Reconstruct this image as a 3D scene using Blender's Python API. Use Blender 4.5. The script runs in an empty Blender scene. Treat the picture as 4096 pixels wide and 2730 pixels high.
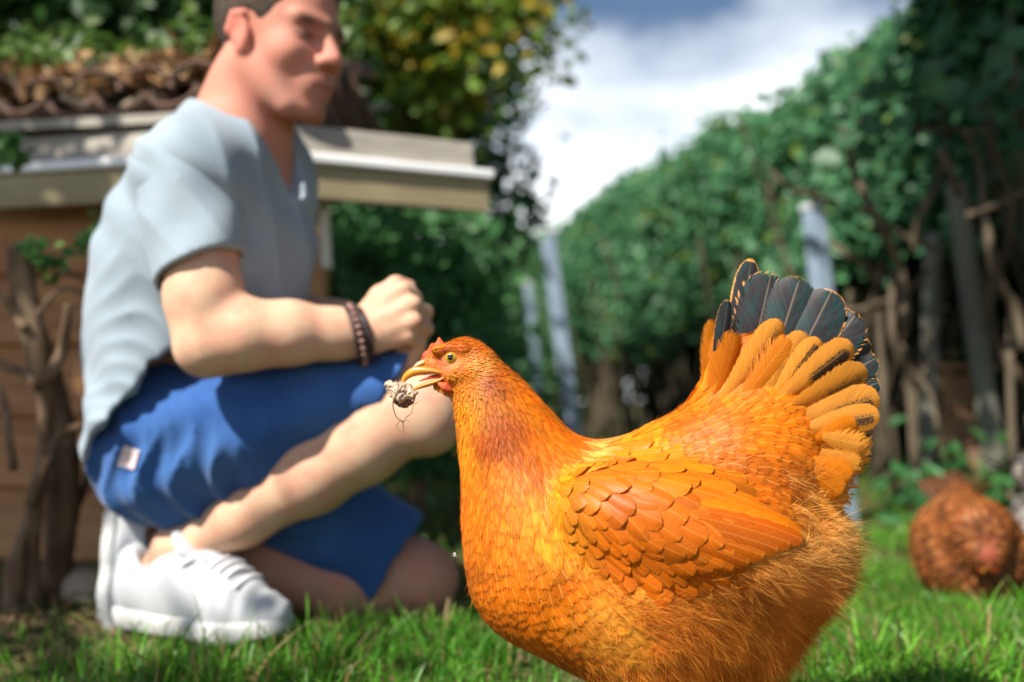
import bpy, math, random
import numpy as np
from mathutils import Vector, Matrix
from mathutils.bvhtree import BVHTree

random.seed(7)
RNG = np.random.default_rng(11)
S = bpy.context.scene
COL = S.collection
rad = math.radians

# ------------------------------------------------------------------ camera
CAM_H = 0.35
FOC = 35.0 / 36.0 * 1024.0
PITCH = math.atan(59.0 / FOC)
camd = bpy.data.cameras.new('camera')
cam = bpy.data.objects.new('camera', camd)
COL.objects.link(cam)
cam.location = (0, 0, CAM_H)
cam.rotation_euler = (math.pi / 2 + PITCH, 0, 0)
camd.lens = 35.0
camd.sensor_width = 36.0
camd.clip_start = 0.05
camd.clip_end = 500.0
camd.dof.use_dof = True
camd.dof.focus_distance = 0.875
camd.dof.aperture_fstop = 2.4
S.camera = cam

# ------------------------------------------------------------------ light
SUN_TO = Vector((-0.46, -0.50, 0.73)).normalized()
world = bpy.data.worlds.new('World')
S.world = world
world.use_nodes = True
wn, wl = world.node_tree.nodes, world.node_tree.links
wn.clear()
w_out = wn.new('ShaderNodeOutputWorld')
w_bg = wn.new('ShaderNodeBackground')
w_sky = wn.new('ShaderNodeTexSky')
w_sky.sky_type = 'NISHITA'
w_sky.sun_disc = False
w_sky.sun_elevation = math.asin(SUN_TO.z)
w_sky.sun_rotation = math.atan2(SUN_TO.x, SUN_TO.y)
w_sky.air_density = 1.0
w_sky.dust_density = 0.6
w_sky.ozone_density = 2.5
w_bg.inputs['Strength'].default_value = 0.056
w_tc = wn.new('ShaderNodeTexCoord')
w_map = wn.new('ShaderNodeMapping')
w_map.inputs['Location'].default_value = (0.35, 0.1, 0.62)
w_map.inputs['Scale'].default_value = (1.0, 1.0, 2.1)
w_noise = wn.new('ShaderNodeTexNoise')
w_noise.inputs['Scale'].default_value = 2.3
w_noise.inputs['Detail'].default_value = 6.0
w_noise.inputs['Roughness'].default_value = 0.52
w_ramp = wn.new('ShaderNodeValToRGB')
w_ramp.color_ramp.elements[0].position = 0.40
w_ramp.color_ramp.elements[0].color = (0, 0, 0, 1)
w_ramp.color_ramp.elements[1].position = 0.66
w_ramp.color_ramp.elements[1].color = (1, 1, 1, 1)
w_mix = wn.new('ShaderNodeMix')
w_mix.data_type = 'RGBA'
w_mix.inputs[7].default_value = (16.0, 16.6, 17.2, 1)
wl.new(w_tc.outputs['Generated'], w_map.inputs['Vector'])
wl.new(w_map.outputs['Vector'], w_noise.inputs['Vector'])
w_sep = wn.new('ShaderNodeSeparateXYZ')
w_low = wn.new('ShaderNodeMath'); w_low.operation = 'MULTIPLY_ADD'      # more cloud towards the horizon
w_low.inputs[1].default_value = -1.45; w_low.inputs[2].default_value = 0.37
w_add = wn.new('ShaderNodeMath'); w_add.operation = 'ADD'
wl.new(w_tc.outputs['Generated'], w_sep.inputs[0])
wl.new(w_sep.outputs[2], w_low.inputs[0])
wl.new(w_low.outputs[0], w_add.inputs[0])
wl.new(w_noise.outputs['Fac'], w_add.inputs[1])
wl.new(w_add.outputs[0], w_ramp.inputs['Fac'])
wl.new(w_ramp.outputs['Color'], w_mix.inputs[0])
wl.new(w_sky.outputs['Color'], w_mix.inputs[6])
wl.new(w_mix.outputs[2], w_bg.inputs['Color'])
wl.new(w_bg.outputs['Background'], w_out.inputs['Surface'])

sund = bpy.data.lights.new('sun', 'SUN')
sun = bpy.data.objects.new('sun', sund)
COL.objects.link(sun)
sund.energy = 5.0
sund.angle = rad(0.53)
sund.color = (1.0, 0.95, 0.86)
sun.rotation_euler = (-SUN_TO).to_track_quat('-Z', 'Y').to_euler()
sun.location = (-3, -3, 6)

S.view_settings.view_transform = 'Standard'
S.view_settings.look = 'None'
S.view_settings.exposure = 0.90
S.view_settings.gamma = 1.0
S.view_settings.use_curve_mapping = False
S.render.engine = 'CYCLES'
S.cycles.use_denoising = True
S.cycles.max_bounces = 7
S.cycles.diffuse_bounces = 3
S.cycles.glossy_bounces = 2
S.cycles.transmission_bounces = 4
S.cycles.transparent_max_bounces = 10
S.cycles.caustics_reflective = False
S.cycles.caustics_refractive = False
S.cycles.sample_clamp_indirect = 6.0

# ------------------------------------------------------------------ helpers
_cp, _sp = math.cos(PITCH), math.sin(PITCH)
def ray(px, py):
    u = (px - 512.0) / FOC
    v = (341.0 - py) / FOC
    return Vector((u, _cp - v * _sp, _sp + v * _cp))
def at(px, py, Y):
    d = ray(px, py)
    return Vector((0, 0, CAM_H)) + d * (Y / d.y)
def project(V):
    """world points (n,3) -> pixel coordinates in a 1024 wide frame"""
    V = np.asarray(V, dtype=np.float64)
    y, z = V[:, 1], V[:, 2] - CAM_H
    dep = y * _cp + z * _sp
    up = -y * _sp + z * _cp
    return 512 + FOC * V[:, 0] / dep, 341 - FOC * up / dep

def tag(o, label=None, cat=None, group=None, kind=None):
    if label: o['label'] = label
    if cat: o['category'] = cat
    if group: o['group'] = group
    if kind: o['kind'] = kind
    return o
def thing(name, loc, label, cat, group=None):
    o = bpy.data.objects.new(name, None)
    o.empty_display_size = 0.05
    COL.objects.link(o)
    o.location = loc
    return tag(o, label, cat, group)

def mesh_data(name, V, F, mat=None, cols=None, fuv=None, smooth=True):
    me = bpy.data.meshes.new(name)
    V = np.asarray(V, dtype=np.float32)
    F = F.tolist() if isinstance(F, np.ndarray) else F
    me.from_pydata(V.tolist(), [], F)
    if smooth:
        me.polygons.foreach_set('use_smooth', np.ones(len(me.polygons), dtype=bool))
    if cols is not None:
        a = me.color_attributes.new('Col', 'FLOAT_COLOR', 'POINT')
        a.data.foreach_set('color', np.asarray(cols, dtype=np.float32).ravel())
    if fuv is not None:
        a = me.attributes.new('fuv', 'FLOAT_VECTOR', 'POINT')
        a.data.foreach_set('vector', np.asarray(fuv, dtype=np.float32).ravel())
    if mat is not None:
        me.materials.append(mat)
    me.update()
    return me
def link(name, me, parent=None, world_space=True):
    """world_space: the mesh is given in world coordinates, keep it there under a parent that only has a location"""
    o = bpy.data.objects.new(name, me)
    COL.objects.link(o)
    if parent is not None:
        o.parent = parent
        if world_space:
            p = parent
            off = Vector((0, 0, 0))
            while p is not None:
                off += p.location
                p = p.parent
            o.location = -off
    return o
def mesh_obj(name, V, F, mat, parent=None, cols=None, fuv=None, smooth=True, world_space=True):
    return link(name, mesh_data(name, V, F, mat, cols, fuv, smooth), parent, world_space)

# ---- materials
class NT:
    def __init__(self, name):
        self.m = bpy.data.materials.new(name)
        self.m.use_nodes = True
        self.t = self.m.node_tree
        self.n = self.t.nodes
        self.n.clear()
        self.out = self.n.new('ShaderNodeOutputMaterial')
    def node(self, typ, **kw):
        nd = self.n.new(typ)
        for k, v in kw.items():
            setattr(nd, k, v)
        return nd
    def set(self, sock, v):
        if hasattr(v, 'is_linked') or isinstance(v, bpy.types.NodeSocket):
            self.t.links.new(v, sock)
        else:
            if isinstance(v, (tuple, list)) and len(v) == 3 and sock.type == 'RGBA':
                v = (*v, 1)
            sock.default_value = v
    def math(self, op, a, b=0.0, c=0.0, clamp=False):
        nd = self.node('ShaderNodeMath', operation=op, use_clamp=clamp)
        for i, v in enumerate((a, b, c)):
            self.set(nd.inputs[i], v)
        return nd.outputs[0]
    def mix(self, fac, a, b, blend='MIX'):
        nd = self.node('ShaderNodeMix', data_type='RGBA', blend_type=blend)
        self.set(nd.inputs[0], fac); self.set(nd.inputs[6], a); self.set(nd.inputs[7], b)
        return nd.outputs[2]
    def noise(self, scale, detail=3.0, rough=0.55, vec=None, dim='3D'):
        nd = self.node('ShaderNodeTexNoise', noise_dimensions=dim)
        nd.inputs['Scale'].default_value = scale
        nd.inputs['Detail'].default_value = detail
        nd.inputs['Roughness'].default_value = rough
        if vec is not None:
            self.set(nd.inputs['Vector'], vec)
        return nd.outputs['Fac']
    def step(self, v, lo, hi):
        nd = self.node('ShaderNodeMapRange', interpolation_type='SMOOTHSTEP')
        self.set(nd.inputs[0], v); self.set(nd.inputs[1], lo); self.set(nd.inputs[2], hi)
        return nd.outputs[0]
    def attr(self, name):
        return self.node('ShaderNodeAttribute', attribute_name=name)
    def coord(self, scale=(1, 1, 1), kind='Object', rot=(0, 0, 0)):
        tc = self.node('ShaderNodeTexCoord')
        mp = self.node('ShaderNodeMapping')
        mp.inputs['Scale'].default_value = scale
        mp.inputs['Rotation'].default_value = rot
        self.t.links.new(tc.outputs[kind], mp.inputs['Vector'])
        return mp.outputs['Vector']
    def bump(self, h, strength=0.3, dist=0.002):
        nd = self.node('ShaderNodeBump')
        nd.inputs['Strength'].default_value = strength
        nd.inputs['Distance'].default_value = dist
        self.set(nd.inputs['Height'], h)
        return nd.outputs['Normal']
    def bsdf(self, color, rough=0.6, spec=0.3, normal=None, **kw):
        b = self.node('ShaderNodeBsdfPrincipled')
        self.set(b.inputs['Base Color'], color)
        self.set(b.inputs['Roughness'], rough)
        b.inputs['Specular IOR Level'].default_value = spec
        if normal is not None:
            self.set(b.inputs['Normal'], normal)
        for k, v in kw.items():
            self.set(b.inputs[k.replace('_', ' ')], v)
        return b.outputs[0]
    def mixsh(self, fac, a, b):
        nd = self.node('ShaderNodeMixShader')
        self.set(nd.inputs[0], fac); self.set(nd.inputs[1], a); self.set(nd.inputs[2], b)
        return nd.outputs[0]
    def translucent(self, color):
        b = self.node('ShaderNodeBsdfTranslucent')
        self.set(b.inputs[0], color)
        return b.outputs[0]
    def transparent(self):
        return self.node('ShaderNodeBsdfTransparent').outputs[0]
    def done(self, sh):
        self.t.links.new(sh, self.out.inputs['Surface'])
        return self.m

def simple_mat(name, c1, c2, scale=20.0, rough=0.7, spec=0.25, bump=0.3, bdist=0.002, stretch=(1, 1, 1), detail=4.0):
    k = NT(name)
    v = k.coord(stretch)
    n = k.noise(scale, detail, 0.6, v)
    n2 = k.noise(scale * 0.23, 2.0, 0.5, v)
    f = k.step(k.math('MULTIPLY_ADD', n, 0.6, k.math('MULTIPLY', n2, 0.4)), 0.35, 0.65)
    return k.done(k.bsdf(k.mix(f, c1, c2), rough, spec, k.bump(n, bump, bdist) if bump else None))
def attr_mat(name, rough=0.6, spec=0.3, trans=0.0, nscale=60.0, namp=0.25, bump=0.0, bdist=0.001, **kw):
    """colour from the Col attribute, with fine noise on it"""
    k = NT(name)
    a = k.attr('Col').outputs['Color']
    n = k.noise(nscale, 3.0, 0.6, k.coord())
    f = k.math('MULTIPLY_ADD', n, namp * 2, 1.0 - namp)
    g = k.node('ShaderNodeCombineColor')
    for i in range(3):
        k.set(g.inputs[i], f)
    c = k.mix(1.0, a, g.outputs[0], 'MULTIPLY')
    sh = k.bsdf(c, rough, spec, k.bump(n, bump, bdist) if bump else None, **kw)
    if trans > 0:
        sh = k.mixsh(trans, sh, k.translucent(c))
    return k.done(sh)

# ---- signed distance fields -> one continuous mesh
class Field:
    def __init__(self, lo, hi, h):
        self.lo = np.array(lo, dtype=np.float64); self.h = h
        self.n = np.ceil((np.array(hi) - self.lo) / h).astype(int) + 1
        self.f = np.full(self.n, 1.0, dtype=np.float32)
    def box(self, blo, bhi):
        a = np.clip(np.floor((np.array(blo) - self.lo) / self.h).astype(int), 0, self.n)
        b = np.clip(np.ceil((np.array(bhi) - self.lo) / self.h).astype(int) + 1, 0, self.n)
        sl = tuple(slice(a[i], b[i]) for i in range(3))
        ax = [(self.lo[i] + self.h * np.arange(a[i], b[i])).astype(np.float32) for i in range(3)]
        return sl, ax[0][:, None, None], ax[1][None, :, None], ax[2][None, None, :]
    def put(self, sl, d, k, op='add'):
        g = self.f[sl]
        if g.size == 0:
            return
        if op == 'add':
            if k > 0:
                hh = np.maximum(k - np.abs(g - d), 0) / k
                self.f[sl] = np.minimum(g, d) - hh * hh * k * 0.25
            else:
                self.f[sl] = np.minimum(g, d)
        else:
            d = -d
            if k > 0:
                hh = np.maximum(k - np.abs(g - d), 0) / k
                self.f[sl] = np.maximum(g, d) + hh * hh * k * 0.25
            else:
                self.f[sl] = np.maximum(g, d)
    def cap(self, a, b, ra, rb, k=0.01, op='add', ys=1.0, yc=None):
        """tapered capsule; ys < 1 flattens it in y about yc"""
        a = np.array(a, dtype=np.float64); b = np.array(b, dtype=np.float64)
        R = max(ra, rb) + k + 3 * self.h
        sl, X, Y, Z = self.box(np.minimum(a, b) - R, np.maximum(a, b) + R)
        a = a.astype(np.float32); b = b.astype(np.float32)
        ab = b - a
        L2 = float(ab @ ab) + 1e-12
        dx, dy, dz = X - a[0], (Y - a[1]) / np.float32(ys), Z - a[2]
        t = np.clip((dx * ab[0] + dy * ab[1] + dz * ab[2]) / L2, 0, 1)
        d = np.sqrt((dx - t * ab[0]) ** 2 + (dy - t * ab[1]) ** 2 + (dz - t * ab[2]) ** 2) - (ra + (rb - ra) * t)
        self.put(sl, (d * min(1.0, ys ** 0.5)).astype(np.float32), k, op)
    def chain(self, pts, rs, k=0.01, op='add', ys=1.0):
        for i in range(len(pts) - 1):
            self.cap(pts[i], pts[i + 1], rs[i], rs[i + 1], k, op, ys)
    def ell(self, c, r, M=None, k=0.01, op='add'):
        """ellipsoid; rows of M are its axes"""
        c = np.array(c, dtype=np.float64); r = np.array(r, dtype=np.float64)
        M = np.eye(3) if M is None else np.array(M, dtype=np.float64)
        ext = np.sqrt(((M * r[:, None]) ** 2).sum(0)) + k + 3 * self.h
        sl, X, Y, Z = self.box(c - ext, c + ext)
        dx, dy, dz = X - np.float32(c[0]), Y - np.float32(c[1]), Z - np.float32(c[2])
        k0 = 0; k1 = 0
        for i in range(3):
            q = dx * np.float32(M[i, 0]) + dy * np.float32(M[i, 1]) + dz * np.float32(M[i, 2])
            k0 = k0 + (q / r[i]) ** 2
            k1 = k1 + (q / r[i] ** 2) ** 2
        k0 = np.sqrt(k0); k1 = np.sqrt(k1) + 1e-9
        self.put(sl, (k0 * (k0 - 1) / k1).astype(np.float32), k, op)
    def plane_cut(self, p, n, k=0.0):
        """keep the side the normal points away from"""
        p = np.array(p); n = np.array(n) / np.linalg.norm(n)
        sl, X, Y, Z = self.box(self.lo, self.lo + self.n * self.h)
        d = (X - p[0]) * n[0] + (Y - p[1]) * n[1] + (Z - p[2]) * n[2]
        self.put(sl, (-d).astype(np.float32), k, 'sub')
    def grid(self):
        return self.box(self.lo, self.lo + self.n * self.h)[1:]
    def mesh(self, smooth=1):
        f = np.pad(self.f, 1, constant_values=1.0)
        lo = self.lo - self.h
        s = f < 0
        nx, ny, nz = f.shape
        c = [s[i:nx - 1 + i, j:ny - 1 + j, l:nz - 1 + l] for i in (0, 1) for j in (0, 1) for l in (0, 1)]
        tot = sum(x.astype(np.int8) for x in c)
        act = (tot > 0) & (tot < 8)
        idx = np.full(act.shape, -1, dtype=np.int64)
        ci = np.argwhere(act)
        idx[act] = np.arange(len(ci))
        acc = np.zeros((len(ci), 3)); cnt = np.zeros(len(ci))
        cor = [(i, j, l) for i in (0, 1) for j in (0, 1) for l in (0, 1)]
        val = {q: f[ci[:, 0] + q[0], ci[:, 1] + q[1], ci[:, 2] + q[2]].astype(np.float64) for q in cor}
        for ax in range(3):
            for q in cor:
                if q[ax] == 1:
                    continue
                q2 = tuple(q[i] + (1 if i == ax else 0) for i in range(3))
                v0, v1 = val[q], val[q2]
                m = (v0 < 0) != (v1 < 0)
                t = np.where(m, v0 / np.where(m, v0 - v1, 1.0), 0)
                P = np.tile(np.array(q, dtype=np.float64), (len(ci), 1))
                P[:, ax] += t
                acc[m] += P[m]; cnt[m] += 1
        V = lo + (ci + acc / cnt[:, None]) * self.h
        F = []
        for ax in range(3):
            b, cx = (ax + 1) % 3, (ax + 2) % 3
            sa = [slice(None)] * 3; sb = [slice(None)] * 3
            sa[ax] = slice(0, -1); sb[ax] = slice(1, None)
            A, B = s[tuple(sa)], s[tuple(sb)]
            e = np.argwhere(A != B)
            e = e[(e[:, b] > 0) & (e[:, cx] > 0) & (e[:, b] < f.shape[b] - 1) & (e[:, cx] < f.shape[cx] - 1)]
            def g(db, dc):
                q = e.copy(); q[:, b] -= db; q[:, cx] -= dc
                return idx[q[:, 0], q[:, 1], q[:, 2]]
            quad = np.stack([g(1, 1), g(0, 1), g(0, 0), g(1, 0)], 1)
            fl = ~A[e[:, 0], e[:, 1], e[:, 2]]
            quad[fl] = quad[fl][:, ::-1]
            F.append(quad)
        F = np.concatenate(F)
        F = F[(F >= 0).all(1)]
        for _ in range(smooth):
            V = lap(V, F, 0.5)
        return V, F
def lap(V, F, w):
    acc = np.zeros_like(V); cnt = np.zeros(len(V))
    for i in range(4):
        for j in (1, 3):
            np.add.at(acc, F[:, i], V[F[:, (i + j) % 4]])
            np.add.at(cnt, F[:, i], 1)
    return V * (1 - w) + w * acc / np.maximum(cnt, 1)[:, None]
def vnormals(V, F):
    n = np.cross(V[F[:, 2]] - V[F[:, 0]], V[F[:, 3]] - V[F[:, 1]])
    N = np.zeros_like(V)
    for i in range(4):
        np.add.at(N, F[:, i], n)
    return N / (np.linalg.norm(N, axis=1, keepdims=True) + 1e-12)

# ---- smooth value noise on points (numpy), for uneven shapes
def vnoise(P, freq, seed=0):
    P = np.asarray(P, dtype=np.float64) * freq + seed * 17.31
    i = np.floor(P).astype(np.int64); f = P - i
    f = f * f * (3 - 2 * f)
    out = 0
    for a in (0, 1):
        for b in (0, 1):
            for c in (0, 1):
                h = (i[:, 0] + a) * 374761393 + (i[:, 1] + b) * 668265263 + (i[:, 2] + c) * 2147483647 + seed * 974711
                h = (h ^ (h >> 13)) * 1274126177
                h = ((h ^ (h >> 16)) & 0xffff) / 65535.0
                out = out + h * (f[:, 0] if a else 1 - f[:, 0]) * (f[:, 1] if b else 1 - f[:, 1]) * (f[:, 2] if c else 1 - f[:, 2])
    return out * 2 - 1

# ---- tubes
def tube_arrays(pts, rs, sides=8, rough=0.0, seed=0, capped=True):
    pts = [Vector(p) for p in pts]
    n = len(pts)
    rg = random.Random(seed)
    V, F = [], []
    t = (pts[1] - pts[0]).normalized()
    ref = Vector((0, 0, 1)) if abs(t.z) < 0.9 else Vector((1, 0, 0))
    u = t.cross(ref).normalized()
    for i in range(n):
        t = (pts[min(i + 1, n - 1)] - pts[max(i - 1, 0)]).normalized()
        u = (u - t * u.dot(t)).normalized()
        w = t.cross(u)
        for s in range(sides):
            a = 2 * math.pi * s / sides
            r = rs[i] * (1 + rough * (rg.random() - 0.5) * 2)
            V.append(pts[i] + (u * math.cos(a) + w * math.sin(a)) * r)
    for i in range(n - 1):
        for s in range(sides):
            s2 = (s + 1) % sides
            F.append((i * sides + s, i * sides + s2, (i + 1) * sides + s2, (i + 1) * sides + s))
    if capped:
        F.append(tuple(reversed(range(sides))))
        F.append(tuple((n - 1) * sides + s for s in range(sides)))
    return [tuple(v) for v in V], F
def spline(pts, per=5):
    """Catmull-Rom through points (any dimension)"""
    P = [np.array(p, dtype=float) for p in pts]
    P = [2 * P[0] - P[1]] + P + [2 * P[-1] - P[-2]]
    out = []
    for i in range(1, len(P) - 2):
        for j in range(per):
            t = j / per
            a, b, c, d = P[i - 1], P[i], P[i + 1], P[i + 2]
            out.append(0.5 * (2 * b + (c - a) * t + (2 * a - 5 * b + 4 * c - d) * t * t + (3 * b - a - 3 * c + d) * t ** 3))
    out.append(P[-2])
    return out
def tube(name, pts, rs, mat, parent=None, sides=8, rough=0.0, per=4, seed=0):
    q = spline([(*p, r) for p, r in zip(pts, rs)], per) if per > 1 else [np.array((*p, r)) for p, r in zip(pts, rs)]
    V, F = tube_arrays([x[:3] for x in q], [max(x[3], 1e-4) for x in q], sides, rough, seed)
    return mesh_obj(name, V, F, mat, parent)
class MB:
    """collects shapes for one mesh"""
    def __init__(self):
        self.V = []; self.F = []
    def add(self, V, F):
        o = len(self.V)
        self.V += [tuple(v) for v in V]
        self.F += [tuple(i + o for i in f) for f in F]
        return self
    def tube(self, pts, rs, sides=8, per=4, rough=0.0, seed=0):
        q = spline([(*p, r) for p, r in zip(pts, rs)], per) if per > 1 else [np.array((*p, r)) for p, r in zip(pts, rs)]
        return self.add(*tube_arrays([x[:3] for x in q], [max(x[3], 1e-4) for x in q], sides, rough, seed))
    def build(self, name, mat, parent=None, smooth=True, world_space=True):
        return mesh_obj(name, self.V, self.F, mat, parent, smooth=smooth, world_space=world_space)
def prism(corners, bevel=0.0):
    """8 corners (bottom ring of 4, top ring of 4) -> box faces"""
    return [tuple(c) for c in corners], [(3, 2, 1, 0), (4, 5, 6, 7), (0, 1, 5, 4), (1, 2, 6, 5), (2, 3, 7, 6), (3, 0, 4, 7)]
def board(name, a, b, up, thick, mat, parent=None, depth_dir=None, bev=0.003, sag=0.0, seed=0):
    """a board whose lower edge runs a->b, 'up' is its height vector, thick along depth_dir; ends and edges bevelled, faintly uneven"""
    a, b, up = Vector(a), Vector(b), Vector(up)
    t = (b - a)
    dd = Vector(depth_dir).normalized() if depth_dir is not None else t.cross(up).normalized()
    rg = random.Random(seed)
    n = 7
    hgt = up.length; un = up.normalized(); tn = t.normalized()
    prof = [(bev, 0), (thick - bev, 0), (thick, bev), (thick, hgt - bev), (thick - bev, hgt), (bev, hgt), (0, hgt - bev), (0, bev)]
    V, F = [], []
    for i in range(n):
        s = i / (n - 1)
        o = a + t * s + un * (rg.uniform(-1, 1) * sag) + dd * (rg.uniform(-1, 1) * sag)
        for (d, h) in prof:
            V.append(tuple(o + dd * d + un * h))
    for i in range(n - 1):
        for s in range(8):
            F.append((i * 8 + s, i * 8 + (s + 1) % 8, (i + 1) * 8 + (s + 1) % 8, (i + 1) * 8 + s))
    F.append(tuple(reversed(range(8))))
    F.append(tuple((n - 1) * 8 + s for s in range(8)))
    o = mesh_obj(name, V, F, mat, parent, smooth=False)
    return o

# ---- feathers
F_ROWS = np.array([0, .15, .35, .58, .78, .90, .97, 1.0])
F_SHAPE = {
    'round': np.array([.28, .62, .9, 1.0, .97, .80, .50, .12]),
    'lance': np.array([.35, .75, 1.0, .90, .60, .34, .13, .02]),
    'tail':  np.array([.32, .58, .80, .98, 1.0, .85, .55, .15]),
    'long':  np.array([.4, .8, .98, 1.0, .98, .86, .56, .15]),
}
def feather_arrays(bvh, p, d, n, L, W, shape, lift0, lift1, col, fray, cup=0.25, cols5=True, rnd=0.0, bend=0.0):
    """one feather lying on a surface: spine follows the surface, rising from lift0 to lift1"""
    us = (-1, -.5, 0, .5, 1) if cols5 else (-1, 0, 1)
    V, U = [], []
    pos = Vector(p); dr = Vector(d).normalized(); nn = Vector(n)
    prev = 0.0
    for j, v in enumerate(F_ROWS):
        stepl = (v - prev) * L
        prev = v
        if stepl > 0:
            pos = pos + dr * stepl
            if bvh is not None:
                loc, nor, _, _ = bvh.find_nearest(pos)
                if loc is not None and (loc - pos).length < 0.03:
                    pos = loc
                    nn = (nn * 0.5 + nor * 0.5).normalized()
                    dr = (dr - nn * dr.dot(nn)).normalized()
            side = dr.cross(nn)
            dr = (dr + side * (bend * (v - 0.2) * 0.2)).normalized()
        side = dr.cross(nn).normalized()
        off = lift0 + (lift1 - lift0) * v
        w = W * 0.5 * F_SHAPE[shape][j]
        for u in us:
            V.append(pos + side * (u * w) + nn * (off - cup * w * u * u))
            U.append((u, v, rnd))
    k = len(us)
    F = [(j * k + i, j * k + i + 1, (j + 1) * k + i + 1, (j + 1) * k + i) for j in range(len(F_ROWS) - 1) for i in range(k - 1)]
    C = [(col[0], col[1], col[2], fray)] * len(V)
    return V, F, C, U
class Plumes:
    def __init__(self):
        self.V, self.F, self.C, self.U = [], [], [], []
    def add(self, arr):
        V, F, C, U = arr
        o = len(self.V)
        self.V += [tuple(v) for v in V]
        self.F += [tuple(i + o for i in f) for f in F]
        self.C += C; self.U += U
    def build(self, name, mat, parent):
        return mesh_obj(name, self.V, self.F, mat, parent, self.C, self.U)

def feather_mat(name, mode='plain', trans=0.3, rough=0.42, edge=(0.8, 0.4, 0.1), dark=(0.012, 0.013, 0.016), freq=34.0):
    k = NT(name)
    a = k.attr('Col')
    sx = k.node('ShaderNodeSeparateXYZ')
    k.set(sx.inputs[0], k.attr('fuv').outputs['Vector'])
    u, v, r = sx.outputs
    au = k.math('ABSOLUTE', u)
    barb = k.math('SUBTRACT', k.math('MULTIPLY', v, 1.0), k.math('MULTIPLY', au, 0.30))
    cmb = k.node('ShaderNodeCombineXYZ')
    k.set(cmb.inputs[0], k.math('MULTIPLY', barb, 26.0))
    k.set(cmb.inputs[1], k.math('MULTIPLY_ADD', u, 0.7, k.math('MULTIPLY', r, 91.0)))
    streak = k.noise(1.0, 3.0, 0.65, cmb.outputs[0])
    cm2 = k.node('ShaderNodeCombineXYZ')
    k.set(cm2.inputs[0], k.math('MULTIPLY', barb, freq))
    k.set(cm2.inputs[1], k.math('MULTIPLY_ADD', k.math('SIGN', u), 5.0, k.math('MULTIPLY', r, 57.0)))
    frn = k.noise(1.0, 2.0, 0.6, cm2.outputs[0])
    e = k.math('MAXIMUM', au, k.step(v, 0.55, 1.0) if freq < 40 else k.step(v, 0.84, 1.01))
    gap = k.math('MULTIPLY', a.outputs['Alpha'], k.step(frn, 0.34, 0.66))
    alpha = k.math('LESS_THAN', k.math('ADD', e, gap), 1.0)
    f = k.math('MULTIPLY_ADD', streak, 1.0, 0.52)
    g = k.node('ShaderNodeCombineColor')
    for i in range(3):
        k.set(g.inputs[i], f)
    col = k.mix(1.0, a.outputs['Color'], g.outputs[0], 'MULTIPLY')
    shaft = k.math('SUBTRACT', 1.0, k.step(au, 0.03, 0.10) if freq < 40 else k.step(au, 0.012, 0.05))
    if mode == 'plain':
        col = k.mix(k.math('MULTIPLY', k.step(e, 0.6, 1.0), 0.16), col, edge)
        col = k.mix(k.math('MULTIPLY', shaft, 0.34 if freq < 40 else 0.26), col, (0.90, 0.46, 0.08, 1))
        spec = 0.24
    elif mode == 'black':
        wob = k.math('MULTIPLY_ADD', streak, 0.16, k.math('MULTIPLY_ADD', r, 0.06, e))
        lay = k.node('ShaderNodeLayerWeight'); lay.inputs[0].default_value = 0.35
        irid = k.mix(k.step(k.noise(4.0, 1.0, 0.5, k.attr('fuv').outputs['Vector']), 0.42, 0.62), (0.020, 0.016, 0.017, 1), (0.008, 0.034, 0.032, 1))
        irid = k.mix(k.math('MULTIPLY', k.step(streak, 0.35, 0.7), 0.5), irid, (0.05, 0.05, 0.06, 1))
        col = k.mix(k.step(wob, 0.99, 1.05), irid, k.mix(0.5, a.outputs['Color'], edge))
        col = k.mix(k.math('MULTIPLY', shaft, 0.45), col, (0.30, 0.22, 0.15, 1))
        spec = 0.28
    else:
        vec = k.node('ShaderNodeCombineXYZ')
        k.set(vec.inputs[0], k.math('MULTIPLY', k.math('ADD', barb, r), 17.0))
        k.set(vec.inputs[1], k.math('MULTIPLY', u, 2.6))
        spots = k.noise(3.4, 5.0, 0.85, vec.outputs[0])
        band = k.math('MULTIPLY', k.math('SUBTRACT', 1.0, k.step(k.math('ABSOLUTE', k.math('SUBTRACT', u, 0.22)), 0.12, 0.66)),
                      k.math('MULTIPLY', k.step(v, 0.25, 0.5), k.math('SUBTRACT', 1.0, k.step(v, 0.86, 0.97))))
        sp = k.step(k.math('MULTIPLY_ADD', band, k.math('MULTIPLY_ADD', r, 0.16, 0.17), spots), 0.64, 0.70)
        col = k.mix(k.math('MULTIPLY', sp, a.outputs['Alpha'] if False else 0.95), col, dark)
        col = k.mix(k.math('MULTIPLY', shaft, 0.4), col, (0.8, 0.42, 0.1, 1))
        spec = 0.4
    nb = k.bump(streak, 0.25, 0.0004)
    sh = k.bsdf(col, rough, spec, nb)
    sh = k.mixsh(trans, sh, k.translucent(col))
    sh = k.mixsh(alpha, k.transparent(), sh)
    return k.done(sh)

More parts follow.
